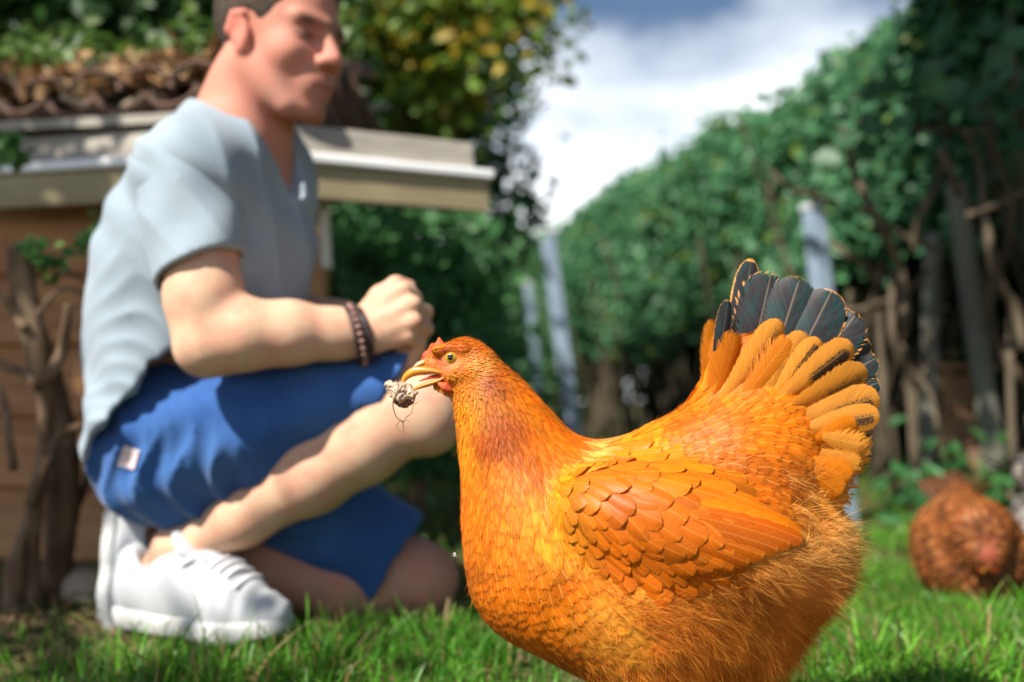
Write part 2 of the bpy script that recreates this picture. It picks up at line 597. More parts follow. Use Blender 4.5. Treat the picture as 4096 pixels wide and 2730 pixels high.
# ---- sampling points on a quad mesh
def sample_surface(V, F, n, rng):
    T = np.concatenate([F[:, [0, 1, 2]], F[:, [0, 2, 3]]])
    cr = np.cross(V[T[:, 1]] - V[T[:, 0]], V[T[:, 2]] - V[T[:, 0]])
    ar = np.linalg.norm(cr, axis=1)
    c = np.cumsum(ar); c /= c[-1]
    t = np.searchsorted(c, rng.random(n))
    a, b = rng.random(n), rng.random(n)
    fl = a + b > 1
    a[fl], b[fl] = 1 - a[fl], 1 - b[fl]
    P = V[T[t, 0]] + a[:, None] * (V[T[t, 1]] - V[T[t, 0]]) + b[:, None] * (V[T[t, 2]] - V[T[t, 0]])
    return P, t
def poisson_thin(P, rad_):
    """greedy thinning with a radius for each point, on a hash grid"""
    keep = []
    cell = max(1e-4, float(np.max(rad_)))
    grid = {}
    for i in range(len(P)):
        p = P[i]; r = rad_[i]
        key = (int(p[0] // cell), int(p[1] // cell), int(p[2] // cell))
        ok = True
        for dx in (-1, 0, 1):
            for dy in (-1, 0, 1):
                for dz in (-1, 0, 1):
                    for j in grid.get((key[0] + dx, key[1] + dy, key[2] + dz), ()):
                        q = P[j]
                        if (p[0]-q[0])**2 + (p[1]-q[1])**2 + (p[2]-q[2])**2 < r * r:
                            ok = False; break
                    if not ok: break
                if not ok: break
            if not ok: break
        if ok:
            grid.setdefault(key, []).append(i)
            keep.append(i)
    return np.array(keep, dtype=int)
def field_dirs(px, py, anchors, power=3.0):
    A = np.array(anchors, dtype=float)
    d = A[:, 2:4] / np.linalg.norm(A[:, 2:4], axis=1, keepdims=True)
    w = 1.0 / (((px[:, None] - A[None, :, 0]) ** 2 + (py[:, None] - A[None, :, 1]) ** 2) + 30.0) ** (power / 2)
    w /= w.sum(1, keepdims=True)
    D = w @ d
    return D
def strands_arrays(P, D, N, L, w, bendv, segs=3, rng=RNG):
    """flat tapering hairs: P roots, D directions, bent by bendv over their length"""
    n = len(P)
    side = np.cross(D, rng.normal(size=(n, 3)))
    side /= np.linalg.norm(side, axis=1, keepdims=True) + 1e-9
    V = np.zeros((n, segs * 2 + 1, 3))
    for s in range(segs):
        t = s / segs
        c = P + D * (L * t)[:, None] + bendv * (L * t * t)[:, None]
        ww = (w * (1 - 0.6 * t))[:, None]
        V[:, 2 * s] = c - side * ww
        V[:, 2 * s + 1] = c + side * ww
    V[:, -1] = P + D * L[:, None] + bendv * L[:, None]
    base = (np.arange(n) * (segs * 2 + 1))[:, None]
    F = []
    for s in range(segs - 1):
        F += [base + np.array([[2*s, 2*s+1, 2*s+3]]), base + np.array([[2*s, 2*s+3, 2*s+2]])]
    F.append(base + np.array([[2*segs-2, 2*segs-1, 2*segs]]))
    return V.reshape(-1, 3), np.concatenate(F), segs * 2 + 1
# ================================================================== ground
def ground_z(x, y):
    x = np.asarray(x, float); y = np.asarray(y, float)
    P = np.stack([x, y, np.zeros_like(x)], -1).reshape(-1, 3)
    fade = np.clip((6 - P[:, 1]) / 3, 0, 1)
    return (vnoise(P, 2.2, 1) * 0.010 + vnoise(P, 7.0, 2) * 0.005).reshape(x.shape) * fade.reshape(x.shape)
def gz(x, y):
    return float(ground_z(np.array([x]), np.array([y]))[0])
kg = NT('lawn_soil')
gv = kg.coord()
gn_ = kg.noise(9, 5, .6, gv); gn2 = kg.noise(70, 4, .6, gv)
c = kg.mix(kg.step(gn_, .42, .6), (0.045, 0.060, 0.016), (0.10, 0.068, 0.036))
c = kg.mix(kg.math('MULTIPLY', kg.step(gn2, .5, .7), .6), c, (0.17, 0.12, 0.06))
M_soil = kg.done(kg.bsdf(c, .95, .1, kg.bump(gn2, .8, .008)))
xs = np.concatenate([-np.geomspace(150, 3.2, 12), np.linspace(-3, 3, 121), np.geomspace(3.2, 150, 12)])
ys = np.concatenate([-np.geomspace(60, .3, 8), np.linspace(-.2, 6, 125), np.geomspace(6.3, 300, 16)])
GX, GY = np.meshgrid(xs, ys, indexing='ij')
gV = np.stack([GX, GY, ground_z(GX, GY)], -1).reshape(-1, 3)
ny_ = len(ys)
ii, jj = np.meshgrid(np.arange(len(xs) - 1), np.arange(ny_ - 1), indexing='ij')
gF = np.stack([ii * ny_ + jj, (ii + 1) * ny_ + jj, (ii + 1) * ny_ + jj + 1, ii * ny_ + jj + 1], -1).reshape(-1, 4)
tag(mesh_obj('ground', gV, gF, M_soil), kind='structure')

# grass: blades as tapering, bent, slightly folded strips
M_grass = attr_mat('grass_blade', 0.38, 0.35, 0.45, 30, .2)
def grass_patch(name, n, xr, yr, hmean, width, mask, colf, label, seed, lean=.5, cut=.3):
    rng = np.random.default_rng(seed)
    x = rng.uniform(*xr, n); y = rng.uniform(*yr, n)
    k = mask(x, y, rng)
    x, y = x[k], y[k]; n = len(x)
    h = hmean(x, y) * rng.lognormal(0, .32, n)
    w = width * rng.uniform(.6, 1.35, n)
    az = rng.uniform(0, 2 * math.pi, n)
    ln = np.abs(rng.normal(0, lean, n)) + .08
    tip_dir = np.stack([np.cos(az) * ln, np.sin(az) * ln, np.ones(n)], 1)
    rot = rng.uniform(0, math.pi, n)
    side = np.stack([np.cos(rot), np.sin(rot), np.zeros(n)], 1)
    base = np.stack([x, y, ground_z(x, y) - .004], 1)
    ts = (0, .45, .8, 1.0)
    iscut = rng.random(n) < cut
    ws = [np.full(n, 1.0), np.full(n, .9), np.where(iscut, .8, .55), np.where(iscut, .6, .04)]
    V = np.zeros((n, 8, 3))
    bend = np.stack([np.cos(az), np.sin(az), np.full(n, -.45)], 1) * (ln * .9)[:, None]
    for s, t in enumerate(ts):
        c_ = base + tip_dir / np.linalg.norm(tip_dir, axis=1, keepdims=True) * (h * t)[:, None] + bend * (h * t * t)[:, None]
        V[:, 2 * s] = c_ - side * (w * ws[s] * .5)[:, None]
        V[:, 2 * s + 1] = c_ + side * (w * ws[s] * .5)[:, None]
    V[:, :, 2] = np.maximum(V[:, :, 2], base[:, None, 2] - .002)
    b = (np.arange(n) * 8)[:, None]
    F = np.concatenate([b + np.array([[2*s, 2*s+1, 2*s+3, 2*s+2]]) for s in range(3)])
    cc = colf(x, y, rng, n)
    C = np.ones((n, 8, 4)); C[:, :, :3] = cc[:, None, :]
    C[:, :2, :3] *= np.array([1.0, .95, .8])
    C[iscut, 6:, :3] = C[iscut, 6:, :3] * .35 + np.array([.30, .25, .12]) * .65
    o = mesh_obj(name, V.reshape(-1, 3), F, M_grass, None, C.reshape(-1, 4))
    return tag(o, label, 'grass', kind='stuff')
def lawn_density(x, y):
    """bare, worn soil beside the coop and behind the man; full lawn to the right"""
    P = np.stack([x, y, x * 0], 1)
    px, _ = project(np.stack([x, y, x * 0], 1))
    d = np.ones_like(x)
    worn = np.clip((x * -1 - .16 + (y - 1.50) * 1.2) / .40, 0, 1)            # towards the coop
    d = d * (1 - .92 * worn)
    d *= np.clip(.70 + vnoise(P, 6.5, 21) * .95, .10, 1)
    return d
def gcol(x, y, rng, n):
    P = np.stack([x, y, x * 0], 1)
    t = np.clip(.45 + .45 * vnoise(P, 5.0, 31) + rng.normal(0, .34, n), 0, 1.25)
    c = np.array([.050, .20, .016])[None] * (1 - t[:, None]) + np.array([.18, .44, .04])[None] * t[:, None]
    dry = rng.random(n) < .11 + .30 * np.clip((-x - .1) * 1.2 + (y - 1.5) * .4, 0, 1)
    c[dry] = np.array([.34, .25, .10]) * rng.uniform(.5, 1.1, (dry.sum(), 1))
    return c
vis = lambda x, y, m=.12: (np.abs(x) < .55 * y + m)
grass_patch('lawn_grass', 120000, (-1.2, 1.4), (1.0, 2.2), lambda x, y: .027 + 0.014 * np.clip(vnoise(np.stack([x, y, x * 0], 1), 5.3, 8) * 1.4, -1, 1), .0030,
            lambda x, y, r: vis(x, y) & (r.random(len(x)) < lawn_density(x, y)), gcol, 'short green lawn grass around the hens', 41)
grass_patch('lawn_grass', 60000, (-2.2, 2.4), (2.2, 4.6), lambda x, y: .04 + 0 * x, .0050,
            lambda x, y, r: vis(x, y, .2) & (r.random(len(x)) < lawn_density(x, y) + .1), gcol, 'lawn grass reaching back to the hedge', 42)
grass_patch('lawn_grass', 18000, (-4, 3), (4.6, 9), lambda x, y: .06 + 0 * x, .010,
            lambda x, y, r: vis(x, y, .3), gcol, 'far lawn grass beyond the coop', 43)
# tall tufts that the mower missed
tufts = [(170, 1.27, .30), (232, 1.25, .34), (258, 1.28, .3), (300, 1.26, .25), (345, 1.42, .22), (372, 1.45, .3), (400, 1.44, .26), (425, 1.45, .3), (448, 1.42, .3), (470, 1.44, .24), (330, 1.34, .3), (495, 1.36, .28), (880, 1.3, .28), (960, 1.42, .3), (1010, 1.5, .34), (990, 1.28, .3), (1020, 1.36, .3)]
tx = np.array([at(p, 600, d).x for p, d, h in tufts]); ty = np.array([d for p, d, h in tufts])
def tuft_mask(x, y, r):
    d2 = np.min((x[:, None] - tx[None]) ** 2 + (y[:, None] - ty[None]) ** 2, 1)
    return r.random(len(x)) < np.exp(-d2 / .0016)
grass_patch('lawn_grass', 22000, (-.75, .85), (1.15, 1.6), lambda x, y: .050 + 0 * x, .0034, tuft_mask, gcol, 'taller grass tufts left standing at the front of the lawn', 44, lean=.28, cut=.45)

# dead leaves, straw and crumbs of soil on the worn earth by the coop
M_litter = attr_mat('dry_litter', .8, .15, .2, 60, .25)
def leaf_cloud(P, N, size, cols, rng, fold=.35, aspect=.62):
    """leaves as folded six-point blades: P centres, N facing, colours (n,3)"""
    n = len(P)
    N = N / (np.linalg.norm(N, axis=1, keepdims=True) + 1e-9)
    a = np.cross(N, rng.normal(size=(n, 3))); a /= np.linalg.norm(a, axis=1, keepdims=True) + 1e-9
    b = np.cross(N, a)
    L = size[:, None]; W = L * aspect
    f = N * (L * fold * .5)
    V = np.stack([P - a * L * .5, P - a * L * .12 - b * W * .5 + f, P + a * L * .25 - b * W * .36 + f, P + a * L * .5,
                  P + a * L * .25 + b * W * .36 + f, P - a * L * .12 + b * W * .5 + f], 1)
    o = (np.arange(n) * 6)[:, None]
    F = np.concatenate([o + np.array([[0, 1, 2, 3]]), o + np.array([[0, 3, 4, 5]])])
    C = np.ones((n, 6, 4)); C[:, :, :3] = cols[:, None, :]
    return V.reshape(-1, 3), F, C.reshape(-1, 4)
rng = np.random.default_rng(5)
n = 3600
lx = rng.uniform(-1.3, .25, n); ly = rng.uniform(1.35, 2.3, n)
k = rng.random(n) < 1.05 - lawn_density(lx, ly)
lx, ly = lx[k], ly[k]; n = len(lx)
LP = np.stack([lx, ly, ground_z(lx, ly) + rng.uniform(.002, .016, n)], 1)
LN = rng.normal(0, .6, (n, 3)) + np.array([0, 0, 1])
lc = np.array([[.30, .19, .10], [.20, .12, .06], [.38, .28, .15], [.11, .075, .045]])[rng.integers(0, 4, n)] * rng.uniform(.6, 1.1, (n, 1))
v_, f_, c_ = leaf_cloud(LP, LN, rng.uniform(.006, .020, n), lc, rng)
tag(mesh_obj('leaf_litter', v_, f_, M_litter, None, c_), 'dry brown leaves and crumbs on the worn earth beside the coop', 'leaf litter', kind='stuff')

# ================================================================== the coop
Mk = NT('coop_plank')
pv = Mk.coord((1.2, 1.2, 14))
pn = Mk.noise(5, 5, .6, pv); pn2 = Mk.noise(1.6, 3, .5, Mk.coord((1, 1, 2)))
pc = Mk.mix(Mk.step(pn, .35, .7), (0.40, 0.19, 0.070), (0.26, 0.105, 0.035))
pc = Mk.mix(Mk.math('MULTIPLY', Mk.step(pn2, .45, .7), .5), pc, (0.46, 0.25, 0.11))
M_plank = Mk.done(Mk.bsdf(pc, .55, .3, Mk.bump(pn, .4, .002)))
M_grey_board = simple_mat('weathered_board', (0.23, 0.21, 0.18), (0.36, 0.33, 0.28), 7, .8, .2, .4, .002, (1.5, 1.5, 14))
M_fascia = simple_mat('fascia_board', (0.27, 0.22, 0.13), (0.36, 0.30, 0.18), 6, .75, .2, .3, .002, (1.5, 1.5, 12))
M_flash = simple_mat('white_trim', (0.78, 0.78, 0.78), (0.86, 0.86, 0.86), 12, .35, .5, .1, .001)
M_tile = simple_mat('old_roof_tile', (0.075, 0.050, 0.038), (0.16, 0.085, 0.06), 14, .85, .2, .6, .004)
coop = thing('chicken_coop', (-0.55, 2.0, 0), 'low wooden chicken coop with pale eaves behind the man', 'coop')
zt = 0.352 + (400 - 175) / FOC * 2.05
Lp_, Cp_, Rp_ = at(-60, 176, 2.07), at(262, 176, 1.90), at(489, 178, 2.10)
Lp_ = Vector((Lp_.x, Lp_.y, zt)); Cp_ = Vector((Cp_.x, Cp_.y, zt)); Rp_ = Vector((Rp_.x, Rp_.y, zt + .004))
for (a, b, sd) in ((Lp_, Cp_, 1), (Cp_, Rp_, 2)):
    t = (b - a).normalized(); inn = Vector((0, 0, 1)).cross(t)
    if inn.y < 0: inn = -inn
    board('fascia_board', a + Vector((0, 0, -.070)), b + Vector((0, 0, -.070)), (0, 0, .068), .022, M_fascia, coop, inn, .003, .0006, sd)
    board('trim_strip', a - inn * .012 + Vector((0, 0, .000)), b - inn * .012 + t * .006, (0, 0, .020), .050, M_flash, coop, inn, .004, .0003, sd + 5)
    board('eaves_board', a + inn * .008 + Vector((0, 0, .022)), b + inn * .008 - t * .03 + Vector((0, 0, .022)), Vector((0, 0, .062)) + inn * .02, .022, M_grey_board, coop, inn, .003, .0006, sd + 9)
# walls: lapped planks, one by one (left face, and a short return on the right)
wallL, wallC = at(-90, 400, 2.16), at(308, 400, 2.06)
wallL.z = wallC.z = 0
tdir = (wallC - wallL).normalized(); winn = Vector((0, 0, 1)).cross(tdir)
if winn.y < 0: winn = -winn
for i in range(5):
    z0 = .012 + i * .152
    off = winn * -.004
    board('plank', wallL + off + Vector((0, 0, z0)), wallC + off + Vector((0, 0, z0 + random.uniform(-.003, .003))), Vector((0, 0, .158)) + winn * .022, .020, M_plank, coop, winn, .005, .0012, 30 + i)
for i in range(5):
    z0 = .012 + i * .152
    a_ = wallC + Vector((.004, .03, z0)); b_ = Vector((wallC.x * 1.36, wallC.y * 1.36 + .03, z0))
    board('plank', a_, b_, Vector((0, 0, .158)) + Vector((-.02, 0, 0)), .020, M_plank, coop, Vector((-1, -.2, 0)), .005, .0012, 50 + i)
board('corner_post', wallC + Vector((-.012, -.028, 0)), wallC + Vector((.032, -.024, 0)), (0, 0, zt - .06), .045, M_plank, coop, winn, .004, 0, 70)
board('brace', at(321, 268, 2.02), at(331, 268, 2.02), at(324, 198, 2.02) - at(327, 268, 2.02), .02, simple_mat('pale_wood', (.55, .52, .42), (.66, .63, .52), 9, .7, .2, .3, .002), coop, Vector((0, 1, 0)), .003, .001, 71)  # short pale board beside the corner post
board('ground_sill', wallL + winn * .03 + Vector((0, 0, -.03)), wallC + winn * .03 + Vector((0, 0, -.03)), (0, 0, .05), .05, M_grey_board, coop, winn, .004, 0, 72)
# roof deck under the tiles
rb = Vector((.12, .95, .30))
mb = MB()
da, db = Lp_ + Vector((-.2, .02, .09)), Cp_ + Vector((0, .03, .09))
dr_ = Rp_ + Vector((0, .02, .085))
V8 = [da, db, db + rb, da + rb]
mb.add(*prism([v + Vector((0, 0, 0)) for v in V8] + [v + Vector((0, 0, .02)) for v in V8]))
mb.build('roof_deck', M_grey_board, coop, False)
# curved tiles: half-round barrels laid over the left roof edge, each one a piece
def pantile_data():
    V, F = [], []
    n = 9; L = .34; R_ = .062
    for sft in (0, .012):
        for y in (0, 1):
            for i in range(n):
                a = math.pi * i / (n - 1)
                r = (R_ - sft) * (1 - .12 * y)
                V.append((-math.cos(a) * r, y * L, math.sin(a) * r * .75))
    def g(s, y, i): return s * 2 * n + y * n + i
    for i in range(n - 1):
        F.append((g(0, 0, i), g(0, 1, i), g(0, 1, i + 1), g(0, 0, i + 1)))
        F.append((g(1, 0, i), g(1, 0, i + 1), g(1, 1, i + 1), g(1, 1, i)))
        F.append((g(0, 0, i), g(0, 0, i + 1), g(1, 0, i + 1), g(1, 0, i)))
        F.append((g(0, 1, i), g(1, 1, i), g(1, 1, i + 1), g(0, 1, i + 1)))
    for i in (0, n - 1):
        F.append((g(0, 0, i), g(1, 0, i), g(1, 1, i), g(0, 1, i)))
    return mesh_data('roof_tile', V, F, M_tile)
ptd = pantile_data()
edge = (Cp_ - Lp_); en = edge.length; et = edge.normalized()
rot = math.atan2(et.y, et.x)
nt = int(en / .118)
for row in range(3):
    for i in range(nt + 1):
        for flip in (0, 1):
            o = link('roof_tile', ptd, coop, False)
            p = Lp_ + et * (i * .118 + flip * .059) + Vector((0, .03 + row * .25, .128 + row * .085 + (.040 if not flip else .012) + random.uniform(-.006, .006)))
            o.location = p - coop.location
            o.rotation_euler = (rad(17 + random.uniform(-2, 2)) * (1 if not flip else 1), (math.pi if flip else 0) + rad(random.uniform(-3, 3)), rot + rad(random.uniform(-2, 2)))
            if flip:
                o.rotation_euler = (rad(17), math.pi, rot)
                o.location += Vector((0, 0, .03))

# leaves, twigs and ivy on the coop roof
M_leaf = attr_mat('leaf', .45, .35, .42, 25, .22)
M_twig = simple_mat('twig_bark', (.20, .15, .10), (.34, .28, .20), 60, .85, .15, .5, .001)
M_bark = simple_mat('shrub_bark', (.10, .060, .036), (.23, .155, .095), 26, .9, .15, 1.0, .006, (1, 1, .35))
rng = np.random.default_rng(15)
n = 800
q = rng.random(n); dpt = rng.uniform(.0, .55, n) ** 1.5
LP = np.array([tuple(Lp_)])[0][None] + np.array(tuple(edge))[None] * (q * 1.05)[:, None] + np.stack([0 * q, dpt + .03, .175 + dpt * .33 + np.abs(rng.normal(0, .03, n))], 1)
lc = np.array([[.42, .25, .12], [.30, .16, .07], [.48, .32, .17], [.2, .1, .05]])[rng.integers(0, 4, n)] * rng.uniform(.6, 1.15, (n, 1))
v_, f_, c_ = leaf_cloud(LP, rng.normal(0, .7, (n, 3)) + np.array([0, -.4, .7]), rng.uniform(.022, .07, n), lc, rng, .5)
tag(mesh_obj('fallen_leaves', v_, f_, M_litter, None, c_), 'heap of brown fallen leaves on the tiles of the coop roof', 'leaf litter', kind='stuff')
ivy = thing('ivy', tuple(Lp_ + edge * .3 + Vector((0, .35, .30))), 'green ivy trailing over the coop roof above the dead leaves', 'ivy')
n = 800
q = rng.random(n); dpt = rng.uniform(.12, .8, n); hh = np.abs(rng.normal(0, .045, n))
LP = np.array(tuple(Lp_))[None] + np.array(tuple(edge))[None] * (q * 1.25 - .1)[:, None] + np.stack([0 * q, dpt, .215 + dpt * .33 + hh + .04 * vnoise(np.stack([q * 9, dpt * 5, q], 1), 1.0, 3)], 1)
t = rng.random((n, 1))
lc = np.array([.03, .08, .014]) * (1 - t) + np.array([.11, .18, .025]) * t
v_, f_, c_ = leaf_cloud(LP, rng.normal(0, .6, (n, 3)) + np.array([-.2, -.5, .6]), rng.uniform(.025, .055, n), lc, rng, .3, .85)
tag(mesh_obj('foliage', v_, f_, M_leaf, ivy, c_), kind='stuff')
for i in range(6):
    p0 = Lp_ + edge * random.random() + Vector((0, .2, .26))
    tube('ivy_stem', [p0, p0 + Vector((random.uniform(-.15, .15), .05, .05)), p0 + Vector((random.uniform(-.3, .3), .2, .10)), p0 + Vector((random.uniform(-.4, .4), .35, .18))], [.004, .004, .003, .002], M_twig, ivy, 6)
TW = [((112, 118), (132, 101), (150, 88)), ((150, 85), (162, 95), (172, 108)), ((185, 78), (205, 84), (222, 90)), ((158, 62), (180, 76), (212, 82)), ((60, 96), (80, 104), (98, 100))]
for i, tw in enumerate(TW):
    pts = [at(x, y, 2.0 + .02 * j) for j, (x, y) in enumerate(tw)]
    o = tube('dry_twig', pts, [.008, .007, .005], M_twig, None, 7, .15, 3, i)
    tag(o, ['thick dry twig poking out low over the coop eaves', 'short bent dry twig beside the man\'s shoulder on the roof', 'pale dry twig lying behind the man\'s neck', 'thin dry twig slanting down towards the man\'s nape', 'dry twig among dead leaves at the left of the roof'][i], 'twig', 'twigs on the coop roof')

# ================================================================== old shrub in front of the coop wall
shrub = thing('old_shrub', tuple(at(30, 600, 1.72)), 'gnarled bare multi stemmed shrub in front of the coop planks', 'shrub')
shrub.location.z = 0
def sp(px, py, Y=1.74): return at(px, py, Y)
STEMS = [
    ([(52, 607), (58, 560), (62, 500), (64, 450), (60, 400), (50, 360), (42, 330)], [.036, .032, .034, .030, .020, .016, .012], 1.78, 'trunk'),
    ([(30, 612), (28, 560), (36, 500), (44, 450), (46, 400), (36, 350), (24, 290), (18, 245)], [.030, .022, .018, .016, .018, .026, .030, .022], 1.72, 'trunk'),
    ([(12, 615), (16, 570), (22, 540), (30, 520)], [.024, .020, .014, .012], 1.70, 'stem'),
    ([(30, 505), (44, 470), (56, 440), (70, 430), (84, 425)], [.013, .013, .012, .010, .006], 1.68, 'branch'),
    ([(40, 385), (52, 370), (62, 352), (66, 325), (68, 305)], [.012, .013, .012, .010, .008], 1.69, 'branch'),
    ([(40, 385), (22, 372), (6, 366), (-12, 352)], [.012, .010, .009, .007], 1.70, 'branch'),
    ([(26, 330), (14, 312), (4, 300), (-8, 292)], [.012, .009, .008, .006], 1.69, 'branch'),
    ([(64, 470), (80, 455), (92, 430), (104, 410)], [.012, .010, .008, .005], 1.80, 'branch'),
    ([(68, 520), (84, 490), (92, 460), (98, 452)], [.012, .010, .008, .005], 1.82, 'branch'),
    ([(14, 470), (8, 430), (4, 400), (-4, 380)], [.009, .008, .007, .005], 1.66, 'branch'),
    ([(33, 320), (52, 296), (70, 288), (88, 300)], [.006, .005, .004, .003], 1.72, 'twig'),
]
for i, (pl_, rs, Y, nm) in enumerate(STEMS):
    tube(nm, [sp(x, y, Y + .012 * math.sin(j * 2.1 + i)) for j, (x, y) in enumerate(pl_)], [r_ * .8 for r_ in rs], M_bark, shrub, 10, .16, 4, i)
rng = np.random.default_rng(8)
cl = [(38, 258, 1.72, 9), (46, 263, 1.72, 8), (30, 247, 1.7, 7), (86, 240, 1.76, 10), (95, 232, 1.76, 12), (104, 226, 1.76, 9), (8, 150, 1.80, 16), (14, 142, 1.8, 12), (5, 162, 1.80, 12), (20, 156, 1.8, 8), (60, 256, 1.74, 5), (52, 276, 1.74, 6)]
PP = []
for (x, y, Y, m) in cl:
    for _ in range(m):
        PP.append(tuple(at(x + random.gauss(0, 6), y + random.gauss(0, 6), Y + random.gauss(0, .02))))
PP = np.array(PP); n = len(PP)
t = rng.random((n, 1)); lc = np.array([.05, .15, .03]) * (1 - t) + np.array([.11, .26, .05]) * t
for q in range(n):
    v_, f_, c_ = leaf_cloud(PP[q:q+1], rng.normal(0, .5, (1, 3)) + np.array([-.3, -.7, .5]), np.array([rng.uniform(.02, .036)]), lc[q:q+1], rng, .25, .8)
    mesh_obj('leaf', v_, f_, M_leaf, shrub, c_)
tube('twig', [sp(24, 240), sp(40, 262), sp(58, 262), sp(74, 276), sp(92, 284)], [.005, .004, .003, .003, .002], M_bark, shrub, 6)
# pale stone
fd = Field(at(52, 625, 1.80) - Vector((.03, .08, .02)), at(118, 560, 1.80) + Vector((.03, .08, .04)), .005)
fd.ell(at(80, 592, 1.80), (.052, .04, .038), None, .01); fd.ell(at(92, 600, 1.79), (.05, .04, .028), None, .01)
X, Y, Z = fd.grid(); g = np.stack(np.broadcast_arrays(X, Y, Z), -1).reshape(-1, 3)
fd.f += (vnoise(g, 22, 4) * .008).reshape(fd.f.shape).astype(np.float32)
v_, f_ = fd.mesh(1); v_[:, 2] -= max(0, v_[:, 2].min() + .01)
tag(mesh_obj('stone', v_, f_, simple_mat('stone_face', (.34, .25, .17), (.46, .36, .26), 18, .9, .15, .6, .004)), 'rounded tan stone at the foot of the coop wall beside the shrub', 'stone')
# ================================================================== hedge along the right, posts, trees
def along(s):
    """hedge face in plan: s = 0 far end, 1 near end"""
    x = .36 + (1.62 - .36) * s; y = 8.6 + (2.0 - 8.6) * s
    return x, y
hv = Vector((1.62 - .36, 2.0 - 8.6, 0)).normalized()
hn = Vector((-hv.y * -1, hv.x * -1, 0))
hn = Vector((hv.y, -hv.x, 0)) if Vector((hv.y, -hv.x, 0)).x > 0 else Vector((-hv.y, hv.x, 0))   # into the hedge (+x)
hedge = thing('hedge', (1.0, 5.0, 0), 'tall ivy covered hedge with bare stems below, running back along the right', 'hedge')
HLEN = math.hypot(1.62 - .36, 8.6 - 2.0)
rng = np.random.default_rng(77)
def hedge_leaves(n, srange, zlo, zhi, thick, size, bright, seed, bulge=.18):
    r = np.random.default_rng(seed)
    nc = n // 14
    s = r.uniform(*srange, nc)
    top = zhi(s) + .10 * vnoise(np.stack([s * HLEN * 2.1, s * 0, s * 0], 1), 1.0, 6) + .05 * vnoise(np.stack([s * HLEN * 7, s * 0, s * 0], 1), 1.0, 7)
    lo = zlo(s) + .12 * vnoise(np.stack([s * HLEN * 2.6, s * 0, s * 0], 1), 1.0, 9)
    u = r.random(nc) ** .8
    z = lo + (top - lo) * u
    d = np.abs(r.normal(0, thick, nc)) + bulge * vnoise(np.stack([s * HLEN * 1.6, z * 1.8, s * 0], 1), 1.0, 12) + .28 * np.clip((u - .72) / .28, 0, 1) ** 2
    x, y = along(s)
    C = np.stack([x + hn.x * d, y + hn.y * d, z], 1)
    P = np.repeat(C, 14, 0) + r.normal(0, .055, (nc * 14, 3)) * np.array([1, 1, 1.1])
    m = len(P)
    N = r.normal(0, .55, (m, 3)) + np.array([-.55, -.3, .55])
    t = np.clip(np.repeat(r.random(nc), 14) * .7 + r.random(m) * .4, 0, 1)[:, None]
    c = bright[0] * (1 - t) + bright[1] * t
    yy = r.random(m) < .05
    c[yy] = np.array([.16, .24, .03])
    return P, N, r.uniform(*size, m), c, r
GREEN = (np.array([.032, .120, .060]), np.array([.10, .27, .11]))
zhi = lambda s: 1.86 - .10 * s + .1 * np.clip((s - .75) / .25, 0, 1)
zlo = lambda s: .74 + .30 * np.clip((s - .55) / .3, 0, 1)
P, N, sz, c, r = hedge_leaves(46000, (-.02, .86), zlo, zhi, .10, (.035, .070), GREEN, 1)
v_, f_, c_ = leaf_cloud(P, N, sz, c, r, .25, .85)
tag(mesh_obj('foliage', v_, f_, M_leaf, hedge, c_), kind='stuff')
P, N, sz, c, r = hedge_leaves(9000, (.80, 1.12), lambda s: 1.0 + 0 * s, lambda s: 2.3 + 0 * s, .16, (.045, .075), GREEN, 2, .22)
v_, f_, c_ = leaf_cloud(P, N, sz, c, r, .25, .85)
tag(mesh_obj('foliage', v_, f_, M_leaf, hedge, c_), kind='stuff')
# depth of the hedge behind its face: dense inner growth, coloured dark to carry the interior shade
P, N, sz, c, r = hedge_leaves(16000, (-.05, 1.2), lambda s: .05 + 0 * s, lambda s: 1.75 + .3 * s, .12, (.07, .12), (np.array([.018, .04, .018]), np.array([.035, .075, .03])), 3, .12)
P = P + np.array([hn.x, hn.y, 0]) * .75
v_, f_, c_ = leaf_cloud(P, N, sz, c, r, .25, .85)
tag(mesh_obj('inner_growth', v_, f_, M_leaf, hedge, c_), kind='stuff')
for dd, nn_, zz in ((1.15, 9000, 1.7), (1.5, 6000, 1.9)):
    P, N, sz, c, r = hedge_leaves(nn_, (-.05, 1.3), lambda s: -.02 + 0 * s, lambda s: zz + .3 * s, .10, (.12, .20), (np.array([.012, .03, .014]), np.array([.025, .055, .022])), int(dd * 100), .1)  # deeper layers darker still, interior shade in their leaf colour
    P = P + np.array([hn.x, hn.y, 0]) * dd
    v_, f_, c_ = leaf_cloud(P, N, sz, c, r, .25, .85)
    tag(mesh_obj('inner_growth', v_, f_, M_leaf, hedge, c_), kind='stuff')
# large single leaves near the camera at upper right
leafs = [(905, 96), (918, 104), (884, 166), (936, 84), (952, 92), (964, 78), (978, 98), (990, 88), (1006, 76), (1012, 132), (1020, 142), (898, 128), (870, 130), (862, 118), (880, 108), (866, 150), (848, 142), (930, 70), (946, 66), (916, 80), (900, 68), (1000, 56), (1016, 40), (1008, 24), (988, 30), (970, 50), (890, 84), (875, 90), (858, 96), (980, 118), (1018, 100), (930, 118), (842, 120), (836, 150), (826, 160)]
for i, (x, y) in enumerate(leafs):
    v_, f_, c_ = leaf_cloud(np.array([tuple(at(x, y, 2.45 + random.uniform(-.15, .15)))]), rng.normal(0, .35, (1, 3)) + np.array([-.35, -.65, .5]), np.array([random.uniform(.05, .085)]),
                            np.array([[.05, .13, .055]]) * random.uniform(.7, 1.5), rng, .2, .9)
    mesh_obj('leaf', v_, f_, M_leaf, hedge, c_)
